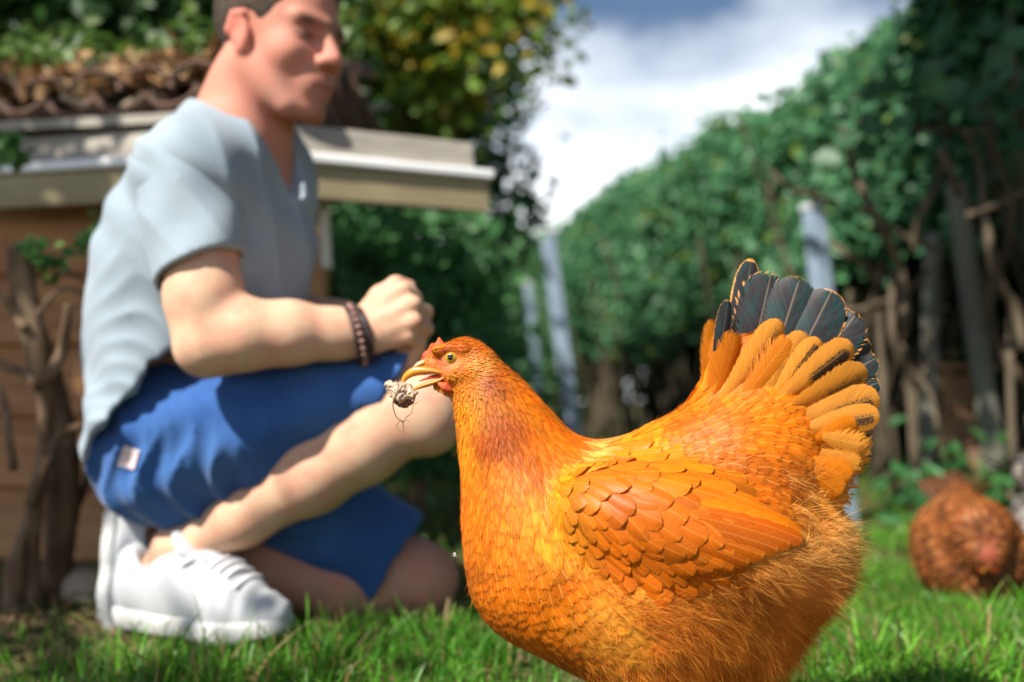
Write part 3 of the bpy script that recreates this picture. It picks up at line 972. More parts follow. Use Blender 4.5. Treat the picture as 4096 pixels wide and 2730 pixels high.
# bare stems of the hedge
M_stem = simple_mat('hedge_stem', (.050, .038, .025), (.125, .098, .066), 22, .9, .15, .7, .004, (1, 1, .4))
for i in range(110):
    s = random.uniform(.05, 1.05)
    x, y = along(s)
    d = abs(random.gauss(.12, .16))
    b = Vector((x + hn.x * d, y + hn.y * d, -.02))
    h = random.uniform(.9, 1.45)
    pts = [b]
    dx, dy = random.gauss(0, .05), random.gauss(0, .05)
    for j in range(1, 5):
        pts.append(b + Vector((dx * j + random.gauss(0, .035), dy * j + random.gauss(0, .035), h * j / 4)))
    r0 = random.choice([.006, .008, .010, .012, .016])
    tube('stem', pts, [r0, r0 * .95, r0 * .85, r0 * .7, r0 * .5], M_stem, hedge, 6, .12, 3, i)
# the branches that can be told apart at the right (traced in place, at their own distances)
BR = [
    ([(842, 128), (852, 165), (864, 195), (880, 225), (897, 258), (903, 285), (905, 330)], [.010, .011, .013, .014, .013, .012, .012], 2.62),
    ([(945, 152), (936, 185), (925, 205), (917, 225), (914, 252)], [.008, .010, .011, .010, .010], 2.55),
    ([(770, 170), (790, 188), (815, 196), (838, 202)], [.007, .009, .009, .007], 2.8),
    ([(832, 243), (850, 256), (866, 266), (876, 285), (879, 330), (884, 400), (886, 470)], [.009, .010, .011, .011, .011, .012, .013], 2.7),
    ([(938, 150), (950, 170), (958, 195)], [.008, .010, .010], 2.45),
    ([(968, 216), (990, 208), (1008, 200), (1030, 190)], [.009, .008, .007, .006], 2.4),
    ([(965, 130), (978, 160), (984, 210), (990, 245), (1000, 285), (1016, 310), (1024, 350)], [.008, .009, .010, .013, .014, .014, .013], 2.5),
    ([(860, 208), (885, 226), (910, 238), (935, 250)], [.007, .008, .008, .007], 2.6),
    ([(820, 300), (850, 310), (875, 305), (905, 292), (930, 270)], [.006, .008, .008, .008, .006], 2.72),
    ([(893, 270), (892, 330), (900, 360), (910, 390), (915, 470)], [.010, .011, .012, .012, .013], 2.68),
    ([(930, 330), (925, 370), (915, 400), (918, 470)], [.006, .007, .007, .007], 2.66),
    ([(855, 120), (900, 128), (950, 130), (1000, 132)], [.006, .007, .007, .006], 2.6),
    ([(902, 345), (912, 372), (930, 392), (938, 430)], [.006, .007, .007, .006], 2.6),
    ([(850, 290), (848, 350), (856, 410), (858, 475)], [.009, .010, .010, .011], 2.8),
    ([(830, 330), (836, 390), (834, 470)], [.008, .009, .010], 2.9),
    ([(1012, 300), (1010, 380), (1014, 470)], [.010, .010, .012], 2.6),
]
for i, (pl_, rs, Y) in enumerate(BR):
    tube('branch', [at(x, y, Y + .03 * math.sin(j * 1.7 + i)) for j, (x, y) in enumerate(pl_)], rs, M_stem, hedge, 8, .12, 4, 200 + i)

# steel posts, leaning a little
M_zinc = simple_mat('galvanised_steel', (.21, .28, .37), (.28, .35, .44), 30, .45, .5, .1, .0008)
def steel_post(top, bot, Y, w, label):
    a, b = at(*top, Y), at(*bot, Y)
    ax = (a - b).normalized()
    foot = b - ax * ((b.z + .05) / ax.z)
    t = thing('steel_post', (foot.x, foot.y, 0), label, 'post', 'steel posts along the hedge')
    sx = Vector((1, 0.25, 0)).normalized(); sy = ax.cross(sx).normalized()
    c = .18
    prof = [(-1, -1 + c), (-1 + c, -1), (1 - c, -1), (1, -1 + c), (1, 1 - c), (1 - c, 1), (-1 + c, 1), (-1, 1 - c)]
    V = [tuple(p + (sx * u + sy * v) * (w / 2)) for p in (foot, a) for u, v in prof]
    F = [(i, (i + 1) % 8, 8 + (i + 1) % 8, 8 + i) for i in range(8)] + [tuple(reversed(range(8))), tuple(range(8, 16))]
    mesh_obj('shaft', V, F, M_zinc, t, smooth=False)
    V = [tuple(p + (sx * u + sy * v) * (w / 2 * 1.12)) for p in (a - ax * .004, a + ax * .014) for u, v in prof]
    mesh_obj('cap', V, F, simple_mat('post_cap', (.55, .58, .6), (.66, .68, .7), 30, .4, .5, 0), t, smooth=False)
    if w > .05:
        for zz in (.25, .55):
            p = foot + ax * zz - sy * 0
            V = [tuple(p + (sx * u + sy * v) * (w / 2 * 1.06) + ax * q_) for q_ in (0, .02) for u, v in prof]
            mesh_obj('clamp', V, F, M_zinc, t, smooth=False)
    return t
steel_post((547, 232), (574, 432), 4.0, .052, 'tall slim blue grey steel post behind the hen\'s neck')
steel_post((813, 209), (826, 330), 2.9, .052, 'stout pale steel post rising just behind the hen\'s tail')
steel_post((528, 284), (536, 362), 6.6, .045, 'distant grey post left of the slim blue grey post')
# weathered round fence posts
M_oldpost = simple_mat('weathered_post', (.12, .12, .095), (.22, .215, .18), 16, .9, .15, .7, .004, (1, 1, .2))
def wood_post(top, bot, Y, r_, label, seed):
    a, b = at(*top, Y), at(*bot, Y)
    ax = (a - b).normalized(); foot = b - ax * ((b.z + .05) / ax.z)
    t = thing('wooden_post', (foot.x, foot.y, 0), label, 'post', 'weathered wooden posts under the hedge')
    tube('shaft', [foot, foot.lerp(a, .35), foot.lerp(a, .7), a - ax * .01, a], [r_ * 1.05, r_, r_, r_ * .96, r_ * .7], M_oldpost, t, 12, .05, 3, seed)
    return t


wood_post((957, 188), (993, 450), 2.85, .032, 'thick grey leaning wooden post at the right of the hedge', 3)
wood_post((934, 238), (928, 450), 3.0, .028, 'mossy upright wooden post left of the leaning grey one', 4)
# old brown box under the hedge
bx = thing('wooden_box', (at(965, 420, 2.95).x, 2.95, 0), 'small brown wooden box standing under the hedge between the posts', 'box')
b0, b1 = at(945, 430, 2.95), at(992, 430, 2.95)
for i in range(4):
    z0 = -.01 + i * .11
    board('plank', (b0.x, 2.95, z0), (b1.x + .02, 2.97, z0), (0, 0, .105), .02, simple_mat('box_wood', (.25, .13, .07), (.36, .21, .13), 12, .8, .2, .3, .002, (1, 1, 6)) if i == 0 else bpy.data.materials['box_wood'], bx, (0, 1, 0), .003, .001, 80 + i)
    board('side_plank', (b1.x + .022, 2.98, z0), (b1.x + .03, 3.2, z0), (0, 0, .105), .02, bpy.data.materials['box_wood'], bx, (-1, 0, 0), .003, .001, 90 + i)
board('lid', (b0.x - .01, 2.94, .44), (b1.x + .04, 2.96, .44), (0, 0, .02), .25, bpy.data.materials['box_wood'], bx, (0, 1, 0), .003, 0, 99)

# leafy weeds at the foot of the hedge
def weed(px, Y, h, nl, label, seed, col=(.05, .16, .05), spread=.09):
    r = np.random.default_rng(seed)
    x = at(px, 450, Y).x
    t = thing('weed', (x, Y, 0), label, 'weed', 'leafy weeds under the hedge')
    for i in range(5):
        a = r.uniform(0, 6.28); e = Vector((math.cos(a), math.sin(a), 0)) * spread * r.uniform(.3, 1)
        tube('stalk', [(x, Y, -.01), Vector((x, Y, h * .5)) + e * .4, Vector((x, Y, h * r.uniform(.8, 1))) + e], [.004, .003, .002], M_twig, t, 5)
    P = np.stack([x + r.normal(0, spread, nl), Y + r.normal(0, spread, nl), np.abs(r.normal(h * .6, h * .3, nl)) + .02], 1)
    c = np.array(col)[None] * r.uniform(.6, 1.5, (nl, 1))
    v_, f_, c_ = leaf_cloud(P, r.normal(0, .5, (nl, 3)) + np.array([-.2, -.4, .8]), r.uniform(.05, .10, nl), c, r, .25, .42)
    tag(mesh_obj('leaves', v_, f_, M_leaf, t, c_), kind='stuff')
weed(940, 2.72, .17, 90, 'broad clump of bright weeds behind the brown hen', 1, spread=.085)
weed(975, 2.8, .13, 60, 'low weeds at the foot of the leaning grey post', 2, spread=.08)
weed(1014, 2.65, .18, 80, 'weeds at the right edge behind the grey hen', 3, (.07, .19, .05), spread=.08)

# ---- trees and bushes
def tree(name, label, base, trunk, blobs, n, size, cols, seed, limbs=7, tr=.06, yellow=0.0, leafmat=None, aspect=.6, group=None, cat='tree', sig=.10):
    """trunk: list of points; blobs: (x, y, z, rx, ry, rz) volumes of the crown"""
    r = np.random.default_rng(seed); rr_ = random.Random(seed)
    t = thing(name, base, label, cat, group)
    tube('trunk', trunk, [tr * (1 - .6 * i / (len(trunk) - 1)) for i in range(len(trunk))], M_bark, t, 10, .08, 4, seed)
    top = Vector(trunk[-1])
    for i in range(limbs):
        b = blobs[i % len(blobs)]
        e = Vector((b[0] + rr_.uniform(-.6, .6) * b[3], b[1] + rr_.uniform(-.6, .6) * b[4], b[2] + rr_.uniform(-.5, .7) * b[5]))
        st = Vector(trunk[-2]).lerp(top, rr_.random())
        mid = st.lerp(e, .5) + Vector((rr_.gauss(0, .06), rr_.gauss(0, .06), rr_.uniform(0, .12)))
        tube('limb', [st, mid, e], [tr * .38, tr * .25, tr * .10], M_bark, t, 7, .08, 4, seed + i)
    vol = np.array([b[3] * b[4] * b[5] for b in blobs]); vol = vol ** .75; vol /= vol.sum()
    nc = n // 16
    bi = r.choice(len(blobs), nc, p=vol)
    B = np.array(blobs)[bi]
    d = r.normal(size=(nc, 3)); d /= np.linalg.norm(d, axis=1, keepdims=True)
    rad_ = r.random(nc) ** .45
    C = B[:, :3] + d * B[:, 3:6] * rad_[:, None] * (1 + .18 * r.normal(size=(nc, 1)))
    P = np.repeat(C, 16, 0) + r.normal(0, sig, (nc * 16, 3))
    m = len(P)
    N = r.normal(0, .6, (m, 3)) + np.array([-.35, -.5, .45])
    tt = np.clip(np.repeat(r.random(nc), 16) * .7 + r.random(m) * .4, 0, 1)[:, None]
    c = np.array(cols[0]) * (1 - tt) + np.array(cols[1]) * tt
    if yellow > 0:
        w = np.repeat((r.random(nc) < yellow), 16) & (r.random(m) < .75)
        c[w] = np.array([.50, .36, .03]) * r.uniform(.6, 1.1, (w.sum(), 1))
    v_, f_, c_ = leaf_cloud(P, N, r.uniform(*size, m), c, r, .25, aspect)
    tag(mesh_obj('crown', v_, f_, leafmat or M_leaf, t, c_), kind='stuff')
    return t
DG = ((.025, .075, .022), (.07, .16, .04)); TG = ((.024, .095, .045), (.075, .20, .075)); YG = ((.08, .17, .018), (.22, .34, .04))
B = lambda px, py, Y, rx, ry, rz: (*at(px, py, Y), rx, ry, rz)
# yellowing tree behind the coop, its crown thinning out over the sky
a_ = at(400, 400, 4.4)
tree('yellowing_tree', 'tree with yellowing leaves behind the coop, crown thinning against the sky', (a_.x, 4.4, 0), [(a_.x, 4.4, -.05), (a_.x + .03, 4.4, .8), (a_.x - .02, 4.45, 1.5), (a_.x + .05, 4.45, 2.2)],
     [B(400, 40, 4.4, .55, .5, .45), B(330, 60, 4.6, .55, .5, .5), B(450, 20, 4.3, .38, .35, .25), B(400, 120, 4.5, .42, .4, .25), B(505, 15, 4.2, .26, .2, .24), B(528, 45, 4.2, .16, .2, .22), B(470, -30, 4.3, .4, .3, .2)],
     5600, (.05, .085), YG, 3, 12, .07, .30, sig=.09)
a_ = at(440, 400, 5.2)
tree('sparse_tree', 'thin leaved green tree with sky showing through, right of the coop eaves', (a_.x, 5.2, 0), [(a_.x, 5.2, -.05), (a_.x, 5.2, .7), (a_.x + .05, 5.2, 1.5), (a_.x, 5.2, 2.2)],
     [B(380, 110, 5.2, .5, .4, .4), B(430, 110, 5.2, .42, .35, .32), B(470, 190, 5.2, .38, .3, .30), B(500, 205, 5.2, .22, .2, .18), B(480, 90, 5.2, .22, .2, .2)],
     3600, (.05, .09), TG, 5, 14, .05, .02, sig=.10)
for i, (x0, y0, x1, y1) in enumerate([(500, 150, 562, 118), (478, 170, 545, 150), (495, 215, 540, 190)]):
    pass
# dark trees behind the coop roof at the left
a_ = at(90, 400, 3.6)
tree('dark_tree', 'dense tree with dark leaves above the coop roof at the left', (a_.x, 3.6, 0), [(a_.x, 3.6, -.05), (a_.x, 3.6, .8), (a_.x + .1, 3.6, 1.5)],
     [B(60, 20, 3.6, .6, .5, .45), B(170, 30, 3.5, .55, .5, .42), B(-20, 80, 3.5, .5, .5, .4), B(120, 90, 3.7, .6, .4, .3), B(240, 60, 3.8, .45, .4, .5), B(60, -90, 3.4, .8, .6, .45), B(-120, 20, 3.3, .7, .6, .6)],
     16000, (.05, .09), ((.014, .05, .014), (.05, .12, .026)), 9, 9, .09, .0, sig=.10)
# holly-like bush under the eaves, right of the man
a_ = at(420, 430, 3.3)
tree('glossy_bush', 'dark glossy bush under the right end of the coop eaves', (a_.x, 3.3, 0), [(a_.x, 3.3, -.03), (a_.x, 3.3, .25), (a_.x, 3.3, .6)],
     [B(400, 270, 3.3, .36, .3, .35), B(450, 300, 3.4, .20, .3, .32), B(380, 380, 3.2, .32, .25, .30), B(440, 410, 3.2, .22, .25, .28), B(345, 290, 3.5, .3, .3, .4), B(485, 340, 4.4, .16, .25, .30), B(480, 430, 4.4, .20, .2, .25)],
     5000, (.045, .085), ((.035, .13, .05), (.11, .28, .09)), 13, 8, .04, .02, None, .55, None, 'bush', .07)
a_ = at(560, 400, 9.6)
tree('far_bush', 'light green bush at the far end of the garden behind the slim post', (a_.x, 9.6, 0), [(a_.x, 9.6, -.03), (a_.x, 9.6, .5), (a_.x, 9.6, 1.0)],
     [B(520, 290, 9.6, .45, .4, .5), B(545, 260, 9.6, .3, .4, .35), B(500, 360, 9.4, .6, .4, .6), B(580, 360, 9.6, .6, .4, .6), B(450, 330, 9.8, .7, .4, .7), B(560, 300, 9.8, .4, .4, .5)],
     9000, (.08, .13), ((.05, .13, .03), (.12, .24, .06)), 17, 6, .05, 0, None, .6, None, 'bush', .12)
a_ = at(400, 400, 7.5)
tree('back_bush', 'tall dark shrubbery closing the view behind the coop', (a_.x, 7.5, 0), [(a_.x, 7.5, -.03), (a_.x, 7.5, .8), (a_.x, 7.5, 1.6)],
     [B(380, 260, 7.5, .9, .5, .8), B(280, 200, 7.5, 1.0, .5, 1.2), B(440, 330, 7.5, .8, .4, .7), B(180, 160, 7.5, 1.0, .5, 1.5), B(470, 400, 7.2, .5, .4, .5), B(60, 150, 7.0, 1.0, .5, 1.5)],
     9000, (.08, .14), TG, 19, 7, .08, .0, None, .6, None, 'shrubbery', .14)
# unseen tree overhead at the right, boughs placed to shade the hedge's near end
tree('unseen_overhang_tree', 'leafy boughs of a tree unseen above the hedge, put in to shade its near end', (2.15, 2.9, 0), [(2.15, 2.9, -.05), (2.1, 2.85, 1.0), (1.9, 2.75, 1.9), (1.5, 2.6, 2.6)],
     [(1.1, 2.2, 2.6, .65, .5, .25), (.55, 1.75, 2.65, .5, .42, .22), (1.7, 2.2, 2.3, .6, .6, .35), (.25, 1.55, 2.6, .3, .3, .18)], 9000, (.06, .10), DG, 23, 9, .08, 0, sig=.10)

# unseen tree at the left, put in to dapple the coop and the near lawn
tree('unseen_left_tree', 'leafy tree out of view at the left, put in to shade the coop and lawn', (-2.9, .9, 0), [(-2.9, .9, -.05), (-2.85, .85, 1.0), (-2.7, .7, 1.9), (-2.4, .5, 2.4)],
     [(-2.2, .70, 2.35, .45, .42, .28), (-2.8, .6, 2.5, .6, .6, .4), (-2.05, -.40, 2.3, .32, .26, .2), (-2.5, .1, 2.5, .4, .4, .25)], 2700, (.06, .10), DG, 29, 8, .08, 0, sig=.10)
# ================================================================== the golden hen in front
YH = 0.945
PXM = YH / FOC                       # metres for one pixel at the hen's middle plane
M_feather = feather_mat('hen_feather', 'plain', 0.32, 0.50, (0.84, 0.38, 0.04, 1))
M_black_feather = feather_mat('black_tail_feather', 'black', 0.04, 0.48, (0.72, 0.34, 0.09, 1), freq=46.0)
M_wing = feather_mat('wing_feather', 'plain', 0.22, 0.46, (0.86, 0.36, 0.03, 1), freq=64.0)
M_tail_plain = feather_mat('tail_covert', 'plain', 0.3, 0.5, (0.84, 0.38, 0.04, 1), freq=80.0)
M_speck_feather = feather_mat('speckled_feather', 'speckled', 0.25, 0.45, (0.72, 0.34, 0.09, 1), freq=70.0)
M_under = attr_mat('hen_skin', 0.6, 0.25, 0.0, 500.0, 0.45, 0.8, 0.0010)
M_fluff = attr_mat('hen_fluff', 0.6, 0.12, 0.5, 90.0, 0.25)

hen = thing('hen', (at(665, 600, YH).x, YH, 0.0), 'large golden orange hen in front with black tipped tail and food in its beak', 'hen')
W2 = lambda px, py, dy=0.0: tuple(at(px, py, YH) + Vector((0, dy, 0)))
HF = Field((-0.13, YH - 0.15, 0.02), (0.37, YH + 0.15, 0.45), 0.0023)
def hcap(a, b, k=0.02, ys=0.8, op='add'):
    (x0, y0, r0), (x1, y1, r1) = a, b
    HF.cap(W2(x0, y0), W2(x1, y1), r0 * PXM, r1 * PXM, k, op, ys)
neck_chain = [(476, 372, 25), (494, 408, 36), (513, 450, 50), (534, 500, 67), (560, 556, 86)]
for a, b in zip(neck_chain, neck_chain[1:]):
    hcap(a, b, 0.015, 0.80)
hcap((560, 556, 86), (640, 575, 108), 0.03, 0.86)
hcap((602, 520, 66), (735, 484, 84), 0.035, 0.80)
hcap((640, 575, 104), (735, 560, 88), 0.03, 0.88)
hcap((735, 484, 82), (770, 425, 52), 0.03, 0.60)
for a_, b_ in (((732, 425, 44), (721, 372, 15)), ((755, 425, 50), (752, 358, 22)), ((775, 430, 48), (792, 366, 24)), ((785, 440, 44), (824, 392, 22)), ((790, 455, 44), (832, 428, 22)), ((795, 470, 40), (828, 458, 20))):
    hcap(a_, b_, 0.02, 0.40)
hcap((735, 560, 80), (790, 552, 56), 0.03, 0.85)
hcap((700, 600, 78), (740, 625, 52), 0.03, 0.85)
# head
hcap((464, 361, 24), (470, 368, 23), 0.010, 0.66)
hcap((446, 361, 15), (457, 370, 19), 0.006, 0.62)
hcap((424, 364, 6), (440, 361, 12), 0.005, 0.66)
hcap((437, 386, 5), (458, 388, 13), 0.005, 0.62)
for sgn in (-1, 1):                  # brow above the eye and the cheek tuft below it
    HF.cap(W2(436, 350, sgn * 0.011), W2(462, 349, sgn * 0.014), 0.0045, 0.006, 0.006)
    HF.cap(W2(452, 374, sgn * 0.011), W2(472, 372, sgn * 0.014), 0.006, 0.009, 0.007)
    HF.ell(W2(451, 357.5, sgn * 0.0185), (0.0075, 0.004, 0.0075), None, 0.003, 'sub')
# folded wings stand a little proud of the flank
ca, sa_ = math.cos(rad(-13)), math.sin(rad(-13))
WM = [(ca, 0, sa_), (0, 1, 0), (-sa_, 0, ca)]
for sgn in (-1, 1):
    HF.ell(W2(672, 520, sgn * 0.062), (0.112, 0.052, 0.052), WM, 0.018)
hV, hF = HF.mesh(2)
hN = vnormals(hV, hF)
hbvh = BVHTree.FromPolygons([Vector(v) for v in hV], hF.tolist())
def hit(px, py, bvh=None):
    d = ray(px, py).normalized()
    loc, nor, _, _ = (bvh or hbvh).ray_cast(Vector((0, 0, CAM_H)), d)
    return loc, nor

# colour of the skin under the feathers: red face, orange elsewhere
hx, hy = project(hV)
ex, ey = 449.0, 361.0
face = np.exp(-(((hx - 441) / 20) ** 2 + ((hy - 364) / 12) ** 2) ** 1.5)
base_c = np.tile(np.array([0.46, 0.11, 0.005]), (len(hV), 1))
hc = base_c * (1 - face[:, None]) + np.array([0.64, 0.23, 0.07]) * face[:, None]
redring = np.exp(-((np.hypot(hx - 453, hy - 358) - 13) / 5) ** 2)
hc = hc * (1 - 0.6 * redring[:, None]) + np.array([0.58, 0.060, 0.025]) * 0.6 * redring[:, None]
hc = np.concatenate([hc, np.ones((len(hV), 1))], 1)
mesh_obj('body', hV, hF, M_under, hen, hc)

# anchors: px, py, dx, dy(down), spacing mm, length mm, width mm, fray, r, g, b
PALE2 = (0.70, 0.31, 0.05); OR = (0.64, 0.152, 0.002); DP = (0.38, 0.060, 0.002); GD = (0.72, 0.25, 0.005); BF = (0.68, 0.265, 0.026); RU = (0.50, 0.105, 0.002); PALE = (0.70, 0.36, 0.08)  # DP: deep rust plus the head's shadow on neck and cheek
HA = [
    (461, 338, 1, .15, 1.9, 6.5, 2.6, .35, *RU), (437, 347, 1, -.25, 1.8, 5.0, 2.0, .4, *GD), (478, 350, 1, .45, 2.0, 8.0, 3.0, .35, *RU),
    (466, 372, 1, .25, 1.7, 7.0, 2.0, .6, *BF), (478, 366, 1, .1, 1.8, 8.0, 2.2, .6, *PALE), (455, 388, .5, .8, 1.9, 6.0, 2.2, .5, *BF), (444, 396, .5, .9, 1.9, 6.0, 2.2, .5, *BF), (448, 380, .6, .5, 1.9, 5.0, 2.0, .5, *BF),
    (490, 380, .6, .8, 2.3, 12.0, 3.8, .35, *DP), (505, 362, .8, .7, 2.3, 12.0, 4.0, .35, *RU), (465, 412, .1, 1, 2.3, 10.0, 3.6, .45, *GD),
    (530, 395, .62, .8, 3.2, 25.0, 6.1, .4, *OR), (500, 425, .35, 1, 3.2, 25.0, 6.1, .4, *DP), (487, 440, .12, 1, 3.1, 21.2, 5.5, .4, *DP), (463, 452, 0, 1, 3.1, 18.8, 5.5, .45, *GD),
    (560, 430, .7, .75, 4.1, 37.8, 8.8, .4, *OR), (530, 455, .42, 1, 4.1, 36.5, 8.8, .4, *RU), (500, 475, .12, 1, 4.1, 32.4, 8.8, .4, *OR), (468, 495, .02, 1, 3.8, 25.0, 7.7, .45, *OR),
    (590, 452, .85, .6, 5.1, 43.2, 11.2, .4, *PALE), (560, 480, .4, 1, 5.1, 40.5, 10.6, .4, *GD), (530, 510, .18, 1, 5.4, 36.5, 11.2, .4, *GD), (490, 530, .1, 1, 5.5, 32.4, 12.5, .4, *OR), (552, 530, .3, 1, 6.1, 35.1, 15.0, .45, *GD),
    (478, 575, .2, 1, 6.7, 31.1, 16.2, .35, *RU), (520, 580, .25, 1, 7.3, 33.8, 17.5, .32, *OR), (560, 580, .45, .9, 7.9, 35.1, 18.8, .4, *OR), (500, 615, .4, .9, 7.3, 29.7, 17.5, .32, *RU), (540, 625, .6, .8, 7.9, 31.1, 18.8, .35, *OR), (590, 620, .75, .6, 8.5, 35.1, 20.0, .5, *BF),
    (560, 665, .8, .6, 8.5, 32.4, 17.5, .5, *RU), (620, 660, .8, .6, 8.5, 35.1, 20.0, .5, *BF), (680, 670, .7, .7, 8.0, 35.1, 17.5, .7, *BF), (650, 610, .85, .5, 7.9, 32.4, 16.2, .75, *BF),
    (620, 450, 1, .1, 7.3, 35.1, 16.2, .4, *GD), (650, 455, 1, .2, 7.9, 35.1, 17.5, .4, *GD), (670, 425, 1, -.25, 7.9, 35.1, 17.5, .45, *OR), (700, 410, .85, -.5, 7.9, 36.5, 17.5, .45, *OR), (715, 380, .35, -1, 7.3, 35.1, 13.8, .4, *GD),
    (722, 362, .22, -1, 6.5, 34, 15, .4, *GD), (738, 352, .35, -1, 7, 38, 19, .4, *OR), (758, 345, .48, -.9, 7, 40, 20, .4, *GD), (782, 350, .62, -.8, 7, 40, 20, .4, *OR), (802, 362, .78, -.65, 7, 40, 20, .4, *GD), (825, 385, .93, -.4, 7, 38, 19, .4, *OR), (838, 410, 1, -.15, 7, 36, 18, .45, *GD), (838, 440, 1, .1, 7, 36, 17, .5, *BF), (740, 400, .75, -.7, 7.9, 39.2, 18.8, .5, *OR), (770, 380, .65, -.8, 7.9, 40.5, 18.8, .5, *GD), (720, 450, 1, -.05, 7.9, 35.1, 17.5, .5, *OR), (760, 440, 1, .0, 7.9, 36.5, 17.5, .5, *OR), (800, 410, .95, -.3, 7.9, 39.2, 18.8, .5, *OR),
    (810, 450, 1, .25, 7.9, 37.8, 17.5, .5, *OR), (780, 480, .85, .5, 7.9, 33.8, 16.2, .5, *RU), (740, 475, .95, .3, 7.9, 33.8, 16.2, .5, *RU), (825, 490, .8, .6, 7.9, 35.1, 15.0, .7, *BF),
    (770, 570, .9, .35, 5.5, 27, 16, .85, *PALE2), (830, 545, 1, .1, 5.5, 27, 16, .85, *PALE2), (740, 640, .6, .8, 5.5, 27, 16, .85, *PALE2), (790, 610, .8, .6, 5.5, 27, 16, .85, *PALE2),
]
HAarr = np.array(HA, dtype=float)
def interp_anchor(px, py):
    w = 1.0 / (((px[:, None] - HAarr[None, :, 0]) ** 2 + (py[:, None] - HAarr[None, :, 1]) ** 2) + 25.0) ** 1.7
    w /= w.sum(1, keepdims=True)
    d = HAarr[:, 2:4] / np.linalg.norm(HAarr[:, 2:4], axis=1, keepdims=True)
    return w @ d, w @ HAarr[:, 4:]
def in_poly(px, py, poly):
    inside = np.zeros(len(px), dtype=bool)
    n = len(poly)
    for i in range(n):
        x0, y0 = poly[i]; x1, y1 = poly[(i + 1) % n]
        c = ((y0 > py) != (y1 > py)) & (px < (x1 - x0) * (py - y0) / (y1 - y0 + 1e-9) + x0)
        inside ^= c
    return inside
WING = [(572, 492), (583, 468), (612, 458), (655, 459), (705, 472), (745, 492), (790, 512), (815, 528), (800, 537), (736, 560), (698, 580), (664, 590), (640, 584), (610, 572), (585, 549), (566, 528), (564, 508)]
FLUFF = [(628, 612), (655, 596), (700, 588), (740, 566), (806, 540), (830, 512), (880, 520), (860, 590), (790, 670), (740, 720), (640, 720), (655, 660), (640, 630)]

def tangent3(D2, N):
    d3 = np.stack([D2[:, 0], np.zeros(len(D2)), -D2[:, 1]], 1)
    d3 -= N * (d3 * N).sum(1, keepdims=True)
    l = np.linalg.norm(d3, axis=1, keepdims=True)
    return d3 / np.maximum(l, 1e-6), l[:, 0]

P0, t0 = sample_surface(hV, hF, 110000, RNG)
T_ = np.concatenate([hF[:, [0, 1, 2]], hF[:, [0, 2, 3]]])
N0 = hN[T_[t0, 0]]
px0, py0 = project(P0)
D2, A0 = interp_anchor(px0, py0)
near = N0[:, 1] < 0.25
inw = in_poly(px0, py0, WING) & near
dface = ((px0 - 437) / 14) ** 2 + ((py0 - 366) / 9) ** 2
bare = (dface < RNG.uniform(.5, 1.1, len(px0))) | ((px0 < 447) & (py0 > 367) & (py0 < 388)) | (np.hypot(px0 - 451, py0 - 357.5) < 11) | (px0 < 422)
rr = A0[:, 0] * 0.001 * np.where(near, 1.0, 1.9) * np.where((A0[:, 1] > 12) & (A0[:, 2] / A0[:, 1] < .42), 1.22, 1.0)
ok = ~bare & ~(inw) & (P0[:, 2] > 0.05)
idx = np.where(ok)[0]
order = idx[RNG.permutation(len(idx))]
sel = order[poisson_thin(P0[order], rr[order])]
D3, dl = tangent3(D2[sel], N0[sel])
pl = Plumes()
cn = vnoise(P0[sel], 28.0, 3)
# laid from the tail towards the head so that the rows are stable
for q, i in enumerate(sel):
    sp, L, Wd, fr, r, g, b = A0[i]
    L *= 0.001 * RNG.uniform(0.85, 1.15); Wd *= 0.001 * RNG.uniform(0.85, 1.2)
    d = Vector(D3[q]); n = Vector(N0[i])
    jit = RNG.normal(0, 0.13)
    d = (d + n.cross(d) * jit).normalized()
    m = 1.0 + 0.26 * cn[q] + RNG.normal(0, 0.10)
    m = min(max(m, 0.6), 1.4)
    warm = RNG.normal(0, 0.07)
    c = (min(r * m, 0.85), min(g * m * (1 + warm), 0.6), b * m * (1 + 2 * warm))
    lance = Wd / L < 0.42
    if lance and L > .012:
        L *= 1.35; Wd *= 1.45; m = min(max(m + RNG.normal(0, .10), .55), 1.4); c = (min(r * m, .85), min(g * m * (1 + warm), .6), b * m); fr = min(fr + .05, .7)
    small = L < 0.011
    pos = Vector(P0[i]) - d * (L * 0.45)
    loc, nor, _, _ = hbvh.find_nearest(pos)
    if loc is None:
        continue
    pl.add(feather_arrays(hbvh, loc, d, nor, L, Wd, 'lance' if lance else 'round', -0.0008, 0.0013 + L * (0.036 if lance else 0.052), c, fr if lance else fr * .75,
                          0.14, not small, float(RNG.random()), float(RNG.normal(0, 0.5))))
o = pl.build('plumage', M_feather, hen)
tag(o, kind='stuff')

# downy fluff on hip, thigh and belly, and loose barbs along neck and tail root
inf = in_poly(px0, py0, FLUFF)
cand = np.where(inf)[0]
soft = np.where(~inf & ~inw & (px0 > 585) & (py0 > 575) & (py0 < 700) | (~inf & (px0 > 780) & (py0 > 470) & (py0 < 530)))[0]
pick = np.concatenate([RNG.choice(cand, 5600, replace=True), RNG.choice(soft, 420, replace=True)])
Pf = P0[pick]; Nf = N0[pick]
fx, fy = px0[pick], py0[pick]
Df2 = field_dirs(fx, fy, [(650, 605, 1, -.05), (700, 600, 1, .25), (745, 580, 1, .12), (820, 540, 1, -.1), (850, 560, 1, .15), (800, 590, .9, .55), (760, 640, .7, .8), (700, 650, .7, .7), (660, 660, .6, .7), (740, 690, .4, 1)])
Df, _ = tangent3(Df2, Nf)
rep = 11
n = len(Pf)
cl_dir = Df + Nf * RNG.uniform(0.12, 0.6, n)[:, None] + RNG.normal(0, 0.34, (n, 3))
cl_dir /= np.linalg.norm(cl_dir, axis=1, keepdims=True)
cl_len = RNG.uniform(0.008, 0.024, n)
cl_tip = Pf + cl_dir * cl_len[:, None]
